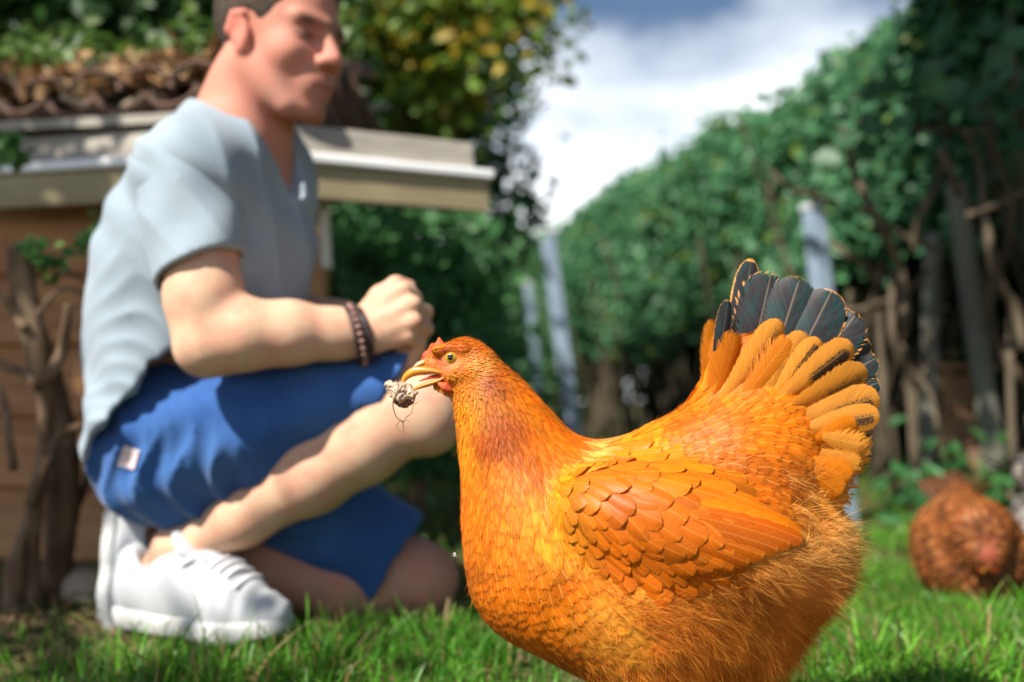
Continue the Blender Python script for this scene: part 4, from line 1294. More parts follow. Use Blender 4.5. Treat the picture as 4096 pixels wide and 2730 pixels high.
roots = np.repeat(Pf, rep, 0) + RNG.normal(0, 0.0028, (n * rep, 3))
dirs = np.repeat(cl_tip, rep, 0) + RNG.normal(0, 0.0044, (n * rep, 3)) - roots
Ls = np.linalg.norm(dirs, axis=1)
dirs /= Ls[:, None]
Ls *= RNG.uniform(0.7, 1.15, n * rep)
sag = np.repeat(RNG.normal(0, 0.22, (n, 3)), rep, 0) + np.array([0, 0, -0.10])
fV, fF, kv = strands_arrays(roots - np.repeat(Nf, rep, 0) * 0.001, dirs, None, Ls, np.full(n * rep, 0.00016), sag, 3)
shade = np.repeat(np.clip(1 + 0.22 * vnoise(Pf, 40, 5) + RNG.normal(0, 0.12, n), 0.6, 1.5), rep)
pale_f = np.repeat(np.clip((fx - 690) / 140, 0, 1) * np.clip((610 - fy) / 60, 0, 1) + .25 * RNG.random(n), rep)[:, None]
fc = (np.array([0.68, 0.235, 0.022])[None] * (1 - pale_f) + np.array([0.80, 0.44, 0.12])[None] * pale_f) * shade[:, None]
fc = np.concatenate([np.repeat(fc, kv, 0), np.ones((len(fV), 1))], 1)
o = mesh_obj('fluff', fV, fF, M_fluff, hen, fc)
tag(o, kind='stuff')

# fine loose barbs over neck, breast and back, so the outline is not clean
cand = np.where(~inf & ~bare & (near | (np.abs(N0[:, 1]) < 0.5)))[0]
pick = RNG.choice(cand, 4200)
Db, _ = tangent3(interp_anchor(px0[pick], py0[pick])[0], N0[pick])
ishead = np.hypot(px0[pick] - 462, py0[pick] - 365) < 45
Db = Db + N0[pick] * RNG.uniform(0.1, 0.45, len(pick))[:, None] + RNG.normal(0, 0.12, (len(pick), 3))
Db /= np.linalg.norm(Db, axis=1, keepdims=True)
Lb = np.where(ishead, RNG.uniform(0.004, 0.007, len(pick)), RNG.uniform(0.007, 0.014, len(pick)))
bV, bF, kv = strands_arrays(P0[pick], Db, None, Lb, np.full(len(pick), 0.00018), RNG.normal(0, 0.1, (len(pick), 3)), 2)
bc = np.tile([0.56, 0.20, 0.02, 1], (len(bV), 1)) * np.repeat(np.clip(RNG.normal(1, 0.2, len(pick)), 0.5, 1.4), kv)[:, None]
tag(mesh_obj('loose_barbs', bV, bF, M_fluff, hen, bc), kind='stuff')

# ---- the folded near wing, every feather a piece of its own
wing_root = bpy.data.objects.new('wing', None); COL.objects.link(wing_root); wing_root.parent = hen
wing_root.location = Vector(at(600, 480, YH - 0.1)) - hen.location
def wing_feather(px, py, ang, Lp, Wp, lift0, lift1, col, fray, shape='round', parent=wing_root, mat=None, bend=0.0):
    loc, nor = hit(px, py)
    if loc is None:
        return None
    sc = loc.y / FOC
    d = Vector((math.cos(ang), 0, -math.sin(ang)))
    d = (d - nor * d.dot(nor)).normalized()
    arr = feather_arrays(hbvh, loc, d, nor, Lp * sc, Wp * sc, shape, lift0, lift1, col, fray, 0.28, True, random.random(), bend)
    return mesh_obj('feather', arr[0], arr[1], mat or M_wing, parent, arr[2], arr[3])
WANCH = [(580, 480, 38), (600, 465, 20), (660, 465, 14), (700, 478, 22), (745, 498, 27), (600, 510, 42), (575, 525, 60), (610, 555, 48), (640, 520, 32), (680, 520, 27), (650, 570, 38), (700, 555, 18), (730, 535, 16), (770, 520, 18)]
wa = np.array(WANCH, float)
def wing_angle(x, y):
    w = 1 / ((wa[:, 0] - x) ** 2 + (wa[:, 1] - y) ** 2 + 60) ** 1.4
    return rad(float((w * wa[:, 2]).sum() / w.sum()))
# flight feathers first (undermost), fanned along the lower rear edge
WRED = (0.48, 0.095, 0.002)  # redder pigment, with the lower wing's shade put into it
for i in range(9):
    f = i / 8
    bx, by = 640 + 66 * f, 556 - 44 * f
    tx, ty = 668 + 140 * f ** 0.8, 588 - 54 * f
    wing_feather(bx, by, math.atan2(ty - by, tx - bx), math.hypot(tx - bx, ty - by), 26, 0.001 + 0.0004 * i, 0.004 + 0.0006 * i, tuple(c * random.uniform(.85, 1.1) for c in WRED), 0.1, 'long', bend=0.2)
for (bx, by, tx, ty, w_, l_) in [(700, 505, 792, 522, 22, .0075), (715, 500, 806, 526, 20, .008), (720, 515, 812, 532, 20, .0065)]:
    wing_feather(bx, by, math.atan2(ty - by, tx - bx), math.hypot(tx - bx, ty - by), w_, 0.004, l_, tuple(c * random.uniform(.9, 1.15) for c in OR), 0.12, 'long')
# coverts
cand = []
for _ in range(6000):
    x, y = random.uniform(560, 800), random.uniform(455, 592)
    if in_poly(np.array([x]), np.array([y]), WING)[0] and x < 735:
        cand.append((x, y))
kept = []
for (x, y) in cand:
    s = (8.0 + 6.5 * min(max((x - 575) / 90, 0), 1) - 2.0 * min(max((490 - y) / 30, 0), 1)) * random.uniform(.85, 1.2)
    if all((x - a) ** 2 + ((y - b) * 1.15) ** 2 > s * s for a, b in kept):
        kept.append((x, y))
for (x, y) in kept:
    g = min(max((x - 575) / 90, 0), 1)
    Lp = random.uniform(.88, 1.25) * (27 + 22 * g)
    Wp = random.uniform(.95, 1.25) * (17 + 12.0 * g)
    a = wing_angle(x, y) + random.gauss(0, 0.07)
    fr_ = 0.10 + 0.18 * (1 - g)
    m = random.gauss(1.0, 0.13)
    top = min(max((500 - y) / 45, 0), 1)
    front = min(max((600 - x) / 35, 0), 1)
    c = [0.53 + 0.11 * top, 0.115 + 0.070 * top + 0.08 * front, 0.004 + 0.008 * front]  # redder base, paler on top; lower wing's shade is in the colour
    c = tuple(v * m for v in c)
    x0_, y0_ = x - math.cos(a) * Lp * .5, y - math.sin(a) * Lp * .5
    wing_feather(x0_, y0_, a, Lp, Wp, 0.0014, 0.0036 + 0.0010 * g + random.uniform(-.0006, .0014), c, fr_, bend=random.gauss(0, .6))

# ---- tail: each feather its own piece, (base px, tip px, width px, depth, kind)
TAIL = [
    (728, 392, 750, 258, 22, .004, 'b'), (742, 398, 771, 271, 43, -.004, 'b'), (762, 396, 799, 276, 45, -.010, 'b'), (778, 398, 831, 289, 42, -.014, 'b'),
    (790, 398, 857, 312, 38, -.012, 'b'), (798, 400, 870, 340, 30, -.010, 'b'), (800, 402, 877, 356, 28, -.008, 'b'), (805, 405, 880, 382, 26, -.008, 'b'), (806, 408, 880, 399, 22, -.006, 'b'),
    (712, 390, 727, 299, 15, -.010, 'b'), (755, 396, 786, 284, 34, .006, 'b'), (772, 396, 816, 290, 34, .002, 'b'), (788, 398, 846, 306, 34, -.002, 'b'),
    (704, 400, 713, 318, 15, .000, 'o'), (710, 404, 722, 330, 18, -.008, 'o'),
    (716, 405, 736, 330, 24, -.014, 'o'), (722, 404, 782, 320, 27, -.020, 's'), (742, 400, 790, 336, 24, -.024, 'o'), (760, 402, 806, 332, 26, -.022, 's'),
    (772, 404, 820, 338, 24, -.024, 's'),
    (780, 400, 853, 343, 30, -.026, 's'), (792, 408, 868, 370, 32, -.028, 's'), (800, 420, 880, 396, 30, -.028, 's'), (808, 428, 880, 413, 24, -.030, 's'),
    
    (818, 440, 877, 432, 26, -.016, 'p'), (816, 444, 877, 452, 30, -.022, 'p'), (814, 450, 871, 466, 26, -.024, 'p'), (820, 462, 860, 482, 22, -.026, 'p'), (818, 470, 856, 498, 20, -.028, 'p'), (812, 478, 848, 512, 20, -.03, 'p'), (822, 436, 868, 446, 20, -.036, 'p'), (820, 452, 862, 470, 20, -.038, 'p'), (816, 440, 858, 424, 22, -.034, 'o'), (812, 460, 852, 478, 22, -.04, 'o'), (806, 468, 842, 494, 22, -.042, 'o'),
]
def free_feather(a, b, side_y, Wm, shape, col, fray, name, mat, parent, arch=0.0, cup=0.2, roll=0.35):
    """a feather from a to b held free of the body, broad side to the viewer's left-right plane"""
    a, b = Vector(a), Vector(b)
    d = (b - a); L = d.length; d.normalize()
    nn = Vector((0, -1, 0)); nn = (nn - d * nn.dot(d)).normalized()
    side = d.cross(nn).normalized()
    nn2 = (nn * math.cos(roll) + side * math.sin(roll)).normalized()
    side = d.cross(nn2).normalized(); nn = nn2
    V, U = [], []
    r_ = random.random()
    rows = (0, .2, .4, .6, .75, .86, .93, .975, 1.0)
    for j, v in enumerate(rows):
        c = a + d * (L * v) + nn * (arch * L * 4 * v * (1 - v)) + side * (arch * L * v * v * 0.6)
        w = Wm * .5 * (.35 + .65 * min(v / .62, 1) ** .8) * (1 if v < .76 else max(.12, math.sqrt(max(0, 1 - ((v - .76) / .24) ** 2))))
        for u in (-1, -.5, 0, .5, 1):
            V.append(c + side * (u * w) - nn * (cup * w * u * u))
            U.append((u, v, r_))
    F = [(j * 5 + i, j * 5 + i + 1, (j + 1) * 5 + i + 1, (j + 1) * 5 + i) for j in range(8) for i in range(4)]
    return mesh_obj(name, V, F, mat, parent, [(*col, fray)] * len(V), U)
tail = bpy.data.objects.new('tail', None); COL.objects.link(tail); tail.parent = hen
tail.location = Vector(at(760, 400, YH)) - hen.location
for (bx, by, tx, ty, w_, dy, kd) in TAIL:
    a = at(bx, by, YH + dy * 0.9 + (0.004 if kd == 'b' else -0.004))
    b = at(tx, ty, YH + dy)
    mat = {'b': M_black_feather, 's': M_speck_feather, 'o': M_tail_plain, 'p': M_feather, 'q': M_feather}[kd]
    col = {'b': (0.66, 0.29, 0.05), 's': (0.68, 0.26, 0.025), 'o': (0.66, 0.19, 0.005), 'p': (0.64, 0.255, 0.03), 'q': (0.64, 0.165, 0.004)}[kd]
    m = random.uniform(.78, 1.12)
    free_feather(a, b, 0, w_ * PXM * {'b': 1.32, 's': 1.25, 'o': 1.45, 'p': 1.4, 'q': 1.3}[kd], 'tail', tuple(c * m for c in col), {'b': random.choice([.05, .1, .3]), 's': .12, 'o': random.uniform(.2, .5), 'p': random.uniform(.3, .6), 'q': random.uniform(.35, .6)}[kd], 'tail_feather', mat, tail,
                 arch=random.uniform(.01, .03), cup=0.25, roll=random.uniform(-.1, .5) if kd != 'b' else random.uniform(-.35, .5))

# ---- beak, comb, wattle, eye
kk = NT('beak_horn')
M_beak = kk.done(kk.bsdf(kk.mix(kk.step(kk.noise(160, 3, .6, kk.coord((1, 1, .3))), .4, .65), (0.58, 0.23, 0.018), (0.44, 0.19, 0.04)), 0.32, 0.5))
M_comb = simple_mat('comb_skin', (0.44, 0.030, 0.012), (0.58, 0.11, 0.03), 420, 0.55, 0.3, 0.9, 0.0012)
M_mouth = simple_mat('mouth_lining', (0.45, 0.03, 0.015), (0.5, 0.05, 0.02), 100, 0.5, 0.3, 0)
def beak_part(name, cl, parent=hen, mat=M_beak):
    """cl: (px, py, half width mm, half height mm) along the part"""
    V, F = [], []
    ns = 12
    q = spline([(*at(x, y, YH - 0.001), w, h) for x, y, w, h in cl], 4)
    for i, c in enumerate(q):
        t = q[min(i + 1, len(q) - 1)][:3] - q[max(i - 1, 0)][:3]
        t = Vector(t).normalized(); up = Vector((0, 1, 0)).cross(t); 
        if up.z < 0: up = -up
        for s in range(ns):
            a = 2 * math.pi * s / ns
            V.append(tuple(Vector(c[:3]) + Vector((0, 1, 0)) * (max(c[3], .1) * .001 * math.cos(a)) + up * (max(c[4], .1) * .001 * math.sin(a))))
    for i in range(len(q) - 1):
        for s in range(ns):
            F.append((i * ns + s, i * ns + (s + 1) % ns, (i + 1) * ns + (s + 1) % ns, (i + 1) * ns + s))
    F += [tuple(reversed(range(ns))), tuple((len(q) - 1) * ns + s for s in range(ns))]
    return mesh_obj(name, V, F, mat, parent)
ub = beak_part('upper_beak', [(446, 374, 8.6, 1.2), (436, 371.5, 8.0, 2.6), (426, 370.5, 6.4, 4.2), (416, 371, 4.6, 4.6), (408, 375, 3.2, 3.6), (404, 380, 2.0, 2.3), (402.6, 387, .5, .6)])
beak_part('lower_beak', [(446, 377, 8.4, 1.2), (438, 381, 7.4, 2.2), (430, 383.5, 5.8, 2.5), (422, 386, 4.2, 2.2), (416, 388.5, 2.8, 1.6), (412, 390.5, .8, .7)])
beak_part('tongue', [(442, 376, 4.0, 2.0), (432, 377, 3.2, 1.7), (424, 379.5, 2.0, 1.0), (419, 381, .6, .5)], hen, M_mouth)
beak_part('nostril', [(425, 362, 4.2, 2.4), (419, 364.5, 4.4, 2.6), (414, 368, 2.6, 1.3)], hen, simple_mat('cere_skin', (0.66, 0.30, 0.16), (0.72, 0.38, 0.22), 300, 0.5, 0.4, .3, .0004))
# small single comb with short points, leaning back along the brow
pts = [(417, 358), (420, 351), (424, 345), (428, 341.5), (432, 338), (436, 334.5), (439, 337)]
V, F = [], []
for i, (x, y) in enumerate(pts):
    tooth = 2.2 if i % 2 else 0.0
    x += 4.0; y += 4.5
    top = at(x - tooth * .5, y - tooth, YH); bot = at(x + 7, y + 9, YH)
    for s in (-1, 1):
        V.append(tuple(top + Vector((0, s * .0010, 0)))); V.append(tuple(top * .5 + bot * .5 + Vector((0, s * .0026, 0)))); V.append(tuple(bot + Vector((0, s * .0042, 0))))
ring = [0, 1, 2, 5, 4, 3]
for i in range(len(pts) - 1):
    for s in range(6):
        a, b = ring[s], ring[(s + 1) % 6]
        F.append((i * 6 + a, i * 6 + b, (i + 1) * 6 + b, (i + 1) * 6 + a))
F += [tuple(ring[::-1]), tuple((len(pts) - 1) * 6 + s for s in ring)]
mesh_obj('comb', V, F, M_comb, hen)
for s in (-1, 1):
    fd = Field(W2(436, 400, s * .009 - .012), W2(460, 372, s * .009 + .012), 0.0008)
    fd.chain([W2(440, 384, s * .007), W2(446, 387, s * .0090), W2(450, 390, s * .0095)], [.002, .0034, .0026], .003)
    v_, f_ = fd.mesh(1)
    mesh_obj('wattle', v_, f_, M_comb, hen)
# bristles on the comb and in front of the eye
bp, bd = [], []
for _ in range(60):
    x, y = random.choice([(random.uniform(418, 438), None), (random.uniform(424, 436), random.uniform(352, 364))])
    if y is None:
        y = 358 - (x - 417) * 1.1
    loc, nor = hit(x + 3, y + 4)
    if loc is None:
        continue
    bp.append(loc + nor * .001); bd.append(Vector((-.5 + random.gauss(0, .2), -.25, .8 + random.gauss(0, .2))).normalized())
bV, bF, kv = strands_arrays(np.array(bp), np.array(bd), None, RNG.uniform(.0025, .006, len(bp)), np.full(len(bp), .0002), RNG.normal(0, .15, (len(bp), 3)), 2)
tag(mesh_obj('bristles', bV, bF, M_fluff, hen, np.tile([.5, .16, .02, 1], (len(bV), 1))), kind='stuff')

def sphere_arrays(c, r, axis, nu=24, nv=14):
    ax = Vector(axis).normalized(); a = ax.orthogonal().normalized(); b = ax.cross(a)
    V, F, U = [], [], []
    for i in range(nv + 1):
        th = math.pi * i / nv
        for j in range(nu):
            ph = 2 * math.pi * j / nu
            V.append(tuple(Vector(c) + (ax * math.cos(th) + (a * math.cos(ph) + b * math.sin(ph)) * math.sin(th)) * r)); U.append((math.sin(th) if th < math.pi / 2 else 2, 0, 0))
    for i in range(nv):
        for j in range(nu):
            F.append((i * nu + j, (i + 1) * nu + j, (i + 1) * nu + (j + 1) % nu, i * nu + (j + 1) % nu))
    return V, F, U
def eye_mat(name, iris, iris2):
    k = NT(name)
    s = k.node('ShaderNodeSeparateXYZ'); k.set(s.inputs[0], k.attr('fuv').outputs['Vector'])
    r_ = s.outputs[0]
    c = k.mix(k.step(r_, 0.36, 0.42), (0.004, 0.004, 0.004), k.mix(k.step(r_, 0.42, 0.80), iris, iris2))
    c = k.mix(k.step(r_, 0.80, 0.90), c, (0.02, 0.012, 0.005))
    return k.done(k.bsdf(c, 0.08, 0.6, Coat_Weight=0.6))
M_eye = eye_mat('hen_eye', (0.34, 0.20, 0.015), (0.50, 0.27, 0.010))
M_lid = simple_mat('eyelid_skin', (0.52, 0.12, 0.05), (0.62, 0.22, 0.08), 400, 0.45, 0.4, .5, .0004)
for s in (-1, 1):
    axis = Vector((-0.18, s * 1.0, 0.06)).normalized()
    near_face = hit(451, 363)[0]
    half = YH - near_face.y
    c = Vector(at(451, 357.5, YH - half)) if s < 0 else Vector((at(451, 357.5, YH - half).x, YH + half, at(451, 357.5, YH - half).z))
    c = c - axis * 0.0040
    V, F, U = sphere_arrays(c, 0.0074, axis)
    eye = mesh_obj('eye', V, F, M_eye, hen, None, U)
    # lid ring
    a = axis.orthogonal().normalized(); b = axis.cross(a)
    mb = MB()
    for rr_, tt_ in ((0.0070, 0.0010), (0.0085, 0.0013)):
        ringp = [c + axis * (0.0034 - (rr_ - .0070) * .8) + (a * math.cos(2 * math.pi * i / 20) + b * math.sin(2 * math.pi * i / 20)) * rr_ for i in range(21)]
        V2, F2 = tube_arrays(ringp, [tt_] * 21, 6, 0.25, 3, False)
        mb.add(V2, F2)
    mb.build('eyelid', M_lid, eye)

# ---- legs and feet (mostly below the frame)
M_leg = simple_mat('hen_leg_scales', (0.55, 0.32, 0.06), (0.62, 0.42, 0.14), 220, 0.5, 0.4, .6, .001)
for (px_, dy, fw) in ((655, -0.045, 0.0), (690, 0.05, 0.015)):
    hipp = at(px_ + 12, 660, YH); x = hipp.x; y = YH + dy
    hock = (x + .012, y, .085)
    ank = (x - .004 + fw * 0, y, .018)
    leg = tube('leg', [(x, y, .15), hock, (x + .003, y, .05), ank], [.028, .010, .0065, .0065], M_leg, hen, 10, 0.05)
    for k_, (ang, ln) in enumerate(((180, .055), (148, .05), (212, .05), (10, .028))):
        e_ = Vector((math.cos(rad(ang)), math.sin(rad(ang)), 0))
        a_ = Vector(ank)
        t_ = tube('toe', [a_, a_ + e_ * ln * .5 + Vector((0, 0, -.009)), a_ + e_ * ln + Vector((0, 0, -.014))], [.006, .0048, .0036], M_leg, leg, 7, .05)
tag(hen)

# ---- the lump of food in the beak, with a dry rootlet hanging from it
M_crumb = simple_mat('crumb', (0.42, 0.26, 0.17), (0.74, 0.57, 0.43), 700, 0.9, 0.1, 1.0, 0.002)
M_crust = simple_mat('crust', (0.10, 0.05, 0.03), (0.22, 0.12, 0.07), 300, 0.85, 0.15, 1.0, 0.002)
M_root = simple_mat('dry_root', (0.12, 0.09, 0.05), (0.32, 0.27, 0.15), 300, 0.8, 0.2, .4, .0005)
lump = thing('food_lump', W2(400, 405), 'crumbly brown lump of food held in the beak tip of the golden hen', 'food')
def crumb_blob(name, segs, r, mat, seed, jag, parent):
    cs = np.array([W2(x, y, dy) for x, y, dy in segs])
    fd = Field(cs.min(0) - r * 2.2, cs.max(0) + r * 2.2, 0.0008)
    for c in cs:
        fd.ell(c, (r, r * .9, r * .85), None, .003)
    X, Y, Z = fd.grid()
    g = np.stack(np.broadcast_arrays(X, Y, Z), -1).reshape(-1, 3)
    d = vnoise(g, 260, seed) * jag + vnoise(g, 620, seed + 1) * jag * .7
    fd.f += d.reshape(fd.f.shape).astype(np.float32)
    fd.f[fd.f > .5] = .5
    v_, f_ = fd.mesh(0)
    return mesh_obj(name, v_, f_, mat, parent, smooth=False)
crumb_blob('crumb', [(394, 387, -.002), (398, 392, -.004), (404, 390, 0), (409, 394, -.003), (401, 397, -.004)], .0075, M_crumb, 4, .0022, lump)
crumb_blob('crust', [(400, 401, -.001), (406, 402, -.001), (409, 399, 0)], .0055, M_crust, 9, .0014, lump)
tube('rootlet', [W2(404, 386, -.012), W2(399, 392, -.014), W2(395, 400, -.012), W2(394, 408, -.006), W2(397, 417, -.004), W2(402, 421, -.004), W2(404, 424, -.004)], [.0009, .001, .0008, .0006, .0006, .0007, .0005], M_root, lump, 5)
tube('rootlet', [W2(404, 422, -.004), W2(407, 417, -.005), W2(412, 413, -.006), W2(414, 405, -.006), W2(419, 402, -.007)], [.0006, .0006, .0005, .0005, .0003], M_root, lump, 5)
tube('rootlet', [W2(403, 421, -.004), W2(404, 427, -.004), W2(405, 433, -.005)], [.0006, .0005, .0003], M_root, lump, 5)
tube('rootlet', [W2(401, 420, -.004), W2(397, 425, -.004), W2(399, 430, -.005), W2(404, 430, -.005)], [.0004, .0004, .0003, .0003], M_root, lump, 5)
tube('rootlet', [W2(402, 421, -.004), W2(408, 420, -.006), W2(410, 422, -.006)], [.0004, .0003, .0003], M_root, lump, 5)

# a gnat in the air before the breast
gn = thing('gnat', at(455, 556, 0.93), 'tiny pale winged gnat hovering in the air left of the hen\'s breast', 'insect')
M_gnat = simple_mat('gnat_body', (0.25, 0.24, 0.22), (0.4, 0.4, 0.38), 900, .5, .3, 0)
M_gnatw = simple_mat('gnat_wing', (0.7, 0.72, 0.75), (0.8, 0.8, 0.82), 900, .3, .5, 0)
g0 = Vector(at(455, 556, 0.93))
tube('abdomen', [g0 + Vector((-.0022, 0, .0002)), g0, g0 + Vector((.0022, 0, -.0003))], [.0003, .0006, .0003], M_gnat, gn, 6)
for s in (-1, 1):
    w0 = g0 + Vector((0, 0, .0004))
    mesh_obj('gnat_wing', [tuple(w0), tuple(w0 + Vector((-.002, s * .001, .0016))), tuple(w0 + Vector((.0002, s * .0012, .0028))), tuple(w0 + Vector((.0008, s * .0004, .001)))], [(0, 1, 2, 3)], M_gnatw, gn)
# ================================================================== two more hens on the lawn
def small_hen(loc, heading, label, cols, seed, head=(.165, .03, .075), beak_dir=(.6, -.2, -.75), scale=1.0, nfe=2600):
    r = np.random.default_rng(seed)
    root = thing('hen', loc, label, 'hen')
    ch, sh_ = math.cos(heading), math.sin(heading)
    Rm = np.array([[ch, -sh_, 0], [sh_, ch, 0], [0, 0, 1]])
    F_ = Field((-.26, -.16, .0), (.26, .16, .34), .0045)
    F_.ell((-.01, 0, .108), (.135, .100, .090), None, .02)
    F_.ell((.065, 0, .090), (.080, .088, .078), None, .04)
    F_.chain([(-.08, 0, .13), (-.15, 0, .185)], [.065, .03], .04)
    F_.ell((-.09, 0, .07), (.08, .085, .06), None, .03)
    hp = np.array(head)
    F_.chain([(.06, 0, .145), tuple(hp * .5 + np.array([.06, 0, .135]) * .5 + np.array([.02, 0, .02])), tuple(hp)], [.062, .046, .025], .03)
    F_.ell(tuple(hp), (.030, .025, .028), None, .01)
    V, F = F_.mesh(1)
    N = vnormals(V, F)
    bv = BVHTree.FromPolygons([Vector(v) for v in V], F.tolist())
    tw = lambda A: (np.asarray(A) @ Rm.T) * scale
    def put(name, V_, F_2, mat, C=None, U=None, parent=root):
        return mesh_obj(name, tw(V_), F_2, mat, parent, C, U, world_space=False)
    base = np.tile(np.array(cols[0]) * .5, (len(V), 1))
    fc_ = np.clip((V[:, 0] - hp[0] - .004) / .012, 0, 1)[:, None] * (np.linalg.norm(V - hp, axis=1) < .045)[:, None]
    base = base * (1 - fc_) + np.array([.26, .06, .03]) * fc_
    put('body', V, F, M_under, np.concatenate([base, np.ones((len(V), 1))], 1))
    P, t = sample_surface(V, F, nfe * 5, r)
    T2 = np.concatenate([F[:, [0, 1, 2]], F[:, [0, 2, 3]]])
    NN = N[T2[t, 0]]
    hd_ = np.linalg.norm(P - hp, axis=1)
    sp_ = np.clip(.004 + (hd_ - .02) * .06, .0035, .0095)
    keep = poisson_thin(P, sp_)
    pl = Plumes()
    cn = vnoise(P, 18, seed)
    for i in keep:
        if hd_[i] < .017 or (P[i][0] - hp[0]) > .027: continue
        n_ = Vector(NN[i])
        away = Vector(P[i] - hp) + Vector((-.06, 0, -.03))
        d = away - n_ * away.dot(n_)
        if d.length < 1e-4: continue
        d = (d.normalized() + Vector(r.normal(0, .22, 3))); d = (d - n_ * d.dot(n_)).normalized()
        L = float(np.clip(sp_[i] * 3.6, .012, .034)) * r.uniform(.8, 1.3)
        W_ = L * (.42 if hd_[i] < .09 else .6)
        c = np.array(cols[int(r.integers(0, len(cols)))]) * float(np.clip(1 + .35 * cn[i] + r.normal(0, .15), .4, 1.7))
        pl.add(feather_arrays(bv, Vector(P[i]) - d * L * .4, d, n_, L, W_, 'round', -.001, .003 + L * .16, tuple(c), .55, .25, False, float(r.random())))
    C = pl.C
    tag(put('plumage', np.array([tuple(v) for v in pl.V]), pl.F, M_feather_b, C, pl.U), kind='stuff')
    # tail feathers
    for i in range(9):
        a = np.array([-.14, (i - 4) * .006, .17]); b_ = a + np.array([-.07 - .01 * (i % 3), (i - 4) * .012, .05 + .006 * (4 - abs(i - 4))])
        V2, F2 = [], []
        side = np.array([0, .8, .6]) * .012
        for q in (0, .35, .7, .92, 1):
            c_ = a + (b_ - a) * q; w_ = (.6, 1, 1, .7, .1)[(0, .35, .7, .92, 1).index(q)]
            V2 += [c_ - side * w_, c_ + side * w_]
        F2 = [(2 * k_, 2 * k_ + 1, 2 * k_ + 3, 2 * k_ + 2) for k_ in range(4)]
        cc = np.tile([*(np.array(cols[-1]) * .6), .2], (10, 1))
        put('tail_feather', np.array(V2), F2, M_feather_b, cc, [((-1, 1)[k_ % 2], (k_ // 2) / 4, i * .1) for k_ in range(10)])
    # face, comb, beak, wattles, eyes, legs
    bd = Vector(beak_dir).normalized()
    hv_ = Vector(hp)
    V2, F2 = tube_arrays([hv_ + bd * .012, hv_ + bd * .026, hv_ + bd * .036 + Vector((0, 0, -.003))], [.011, .006, .001], 8)
    put('beak', np.array(V2), F2, M_beak)
    upv = Vector((.5, 0, .9)).normalized()
    V2, F2 = [], []
    for q in range(6):
        f = q / 5; c_ = hv_ + bd * (.024 * (1 - f)) + upv * (.020 + .002 * math.sin(f * 3)) - Vector((.02 * f, 0, 0))
        h_ = .007 if q % 2 else .004
        for sx in (-1, 1):
            V2 += [tuple(c_ + Vector((0, sx * .003, -.006))), tuple(c_ + Vector((0, sx * .0012, 0)) + upv * h_)]
    for q in range(5):
        o_ = q * 4
        F2 += [(o_, o_ + 1, o_ + 5, o_ + 4), (o_ + 2, o_ + 6, o_ + 7, o_ + 3), (o_ + 1, o_ + 3, o_ + 7, o_ + 5)]
    F2 += [(0, 2, 3, 1), (20, 21, 23, 22)]
    put('comb', np.array(V2), F2, M_comb)
    for sx in (-1, 1):
        V2, F2, U2 = sphere_arrays(hv_ + Vector((.008, sx * .0195, .006)), .0055, (0.3, sx, .1), 12, 8)
        put('eye', np.array(V2), F2, M_eye, None, U2)
        V2, F2 = tube_arrays([hv_ + Vector((.012, sx * .010, -.012)), hv_ + Vector((.016, sx * .012, -.022)), hv_ + Vector((.016, sx * .012, -.030))], [.004, .006, .003], 8)
        put('wattle', np.array(V2), F2, M_comb)
        V2, F2 = tube_arrays([(.0, sx * .045, .05), (.005, sx * .045, .02), (.0, sx * .045, .006)], [.02, .008, .006], 8)
        lg = put('leg', np.array(V2), F2, M_leg)
        for an in (0, 30, -30, 180):
            e_ = Vector((math.cos(rad(an)), math.sin(rad(an)), 0))
            a_ = Vector((0, sx * .045, .006)); ln = .02 if an == 180 else .042
            V2, F2 = tube_arrays([a_, a_ + e_ * ln * .5, a_ + e_ * ln + Vector((0, 0, -.004))], [.005, .004, .002], 6)
            put('toe', np.array(V2), F2, M_leg, None, None, lg)
    return root
M_feather_b = feather_mat('other_hen_feather', 'plain', .2, .55, (.40, .20, .08, 1))
p_ = at(974, 600, 1.83)
small_hen((p_.x, 1.85, -.022), rad(-108), 'red brown hen crouching in the grass behind the big hen, head lowered', [(.22, .055, .014), (.15, .036, .010), (.30, .10, .028), (.085, .022, .008)], 3,
          head=(.160, .012, .118), beak_dir=(.62, -.25, -.75), scale=.95)
p_ = at(1100, 560, 2.15)
small_hen((p_.x, 2.15, -.02), rad(20), 'pale grey speckled hen half cut off by the right edge', [(.50, .48, .46), (.30, .28, .27), (.62, .60, .58), (.20, .17, .16)], 8, head=(.16, .0, .20), beak_dir=(.9, 0, -.2), scale=1.2, nfe=1200)
# ================================================================== the kneeling man
M_skin_k = NT('skin')
ka = M_skin_k.attr('Col').outputs['Color']
kn = M_skin_k.noise(28, 5, .65, M_skin_k.coord())
kc = M_skin_k.mix(M_skin_k.math('MULTIPLY', M_skin_k.step(kn, .38, .66), .42), ka, (0.58, 0.19, 0.135))
M_skin = M_skin_k.done(M_skin_k.bsdf(kc, .62, .2, M_skin_k.bump(M_skin_k.noise(420, 2, .5, M_skin_k.coord()), .15, .0006), Subsurface_Weight=.12, Subsurface_Radius=(.012, .004, .002)))
def fabric(name, c1, c2, fine=900, spec=.15):
    k = NT(name)
    v = k.coord()
    n1 = k.noise(7, 3, .5, v); n2 = k.noise(fine, 2, .6, v)
    c = k.mix(k.step(n1, .35, .7), c1, c2)
    return k.done(k.bsdf(c, .88, spec, k.bump(n2, .25, .0006), Sheen_Weight=.15))
M_shirt = fabric('shirt_jersey', (.25, .305, .35), (.30, .355, .40))
M_short = fabric('shorts_cotton', (.026, .085, .27), (.045, .125, .33))
M_shoe = fabric('shoe_leather', (.42, .43, .45), (.50, .51, .53), 300, .35)
M_sole = simple_mat('shoe_sole', (.44, .44, .43), (.52, .52, .51), 40, .6, .3, .2, .001)
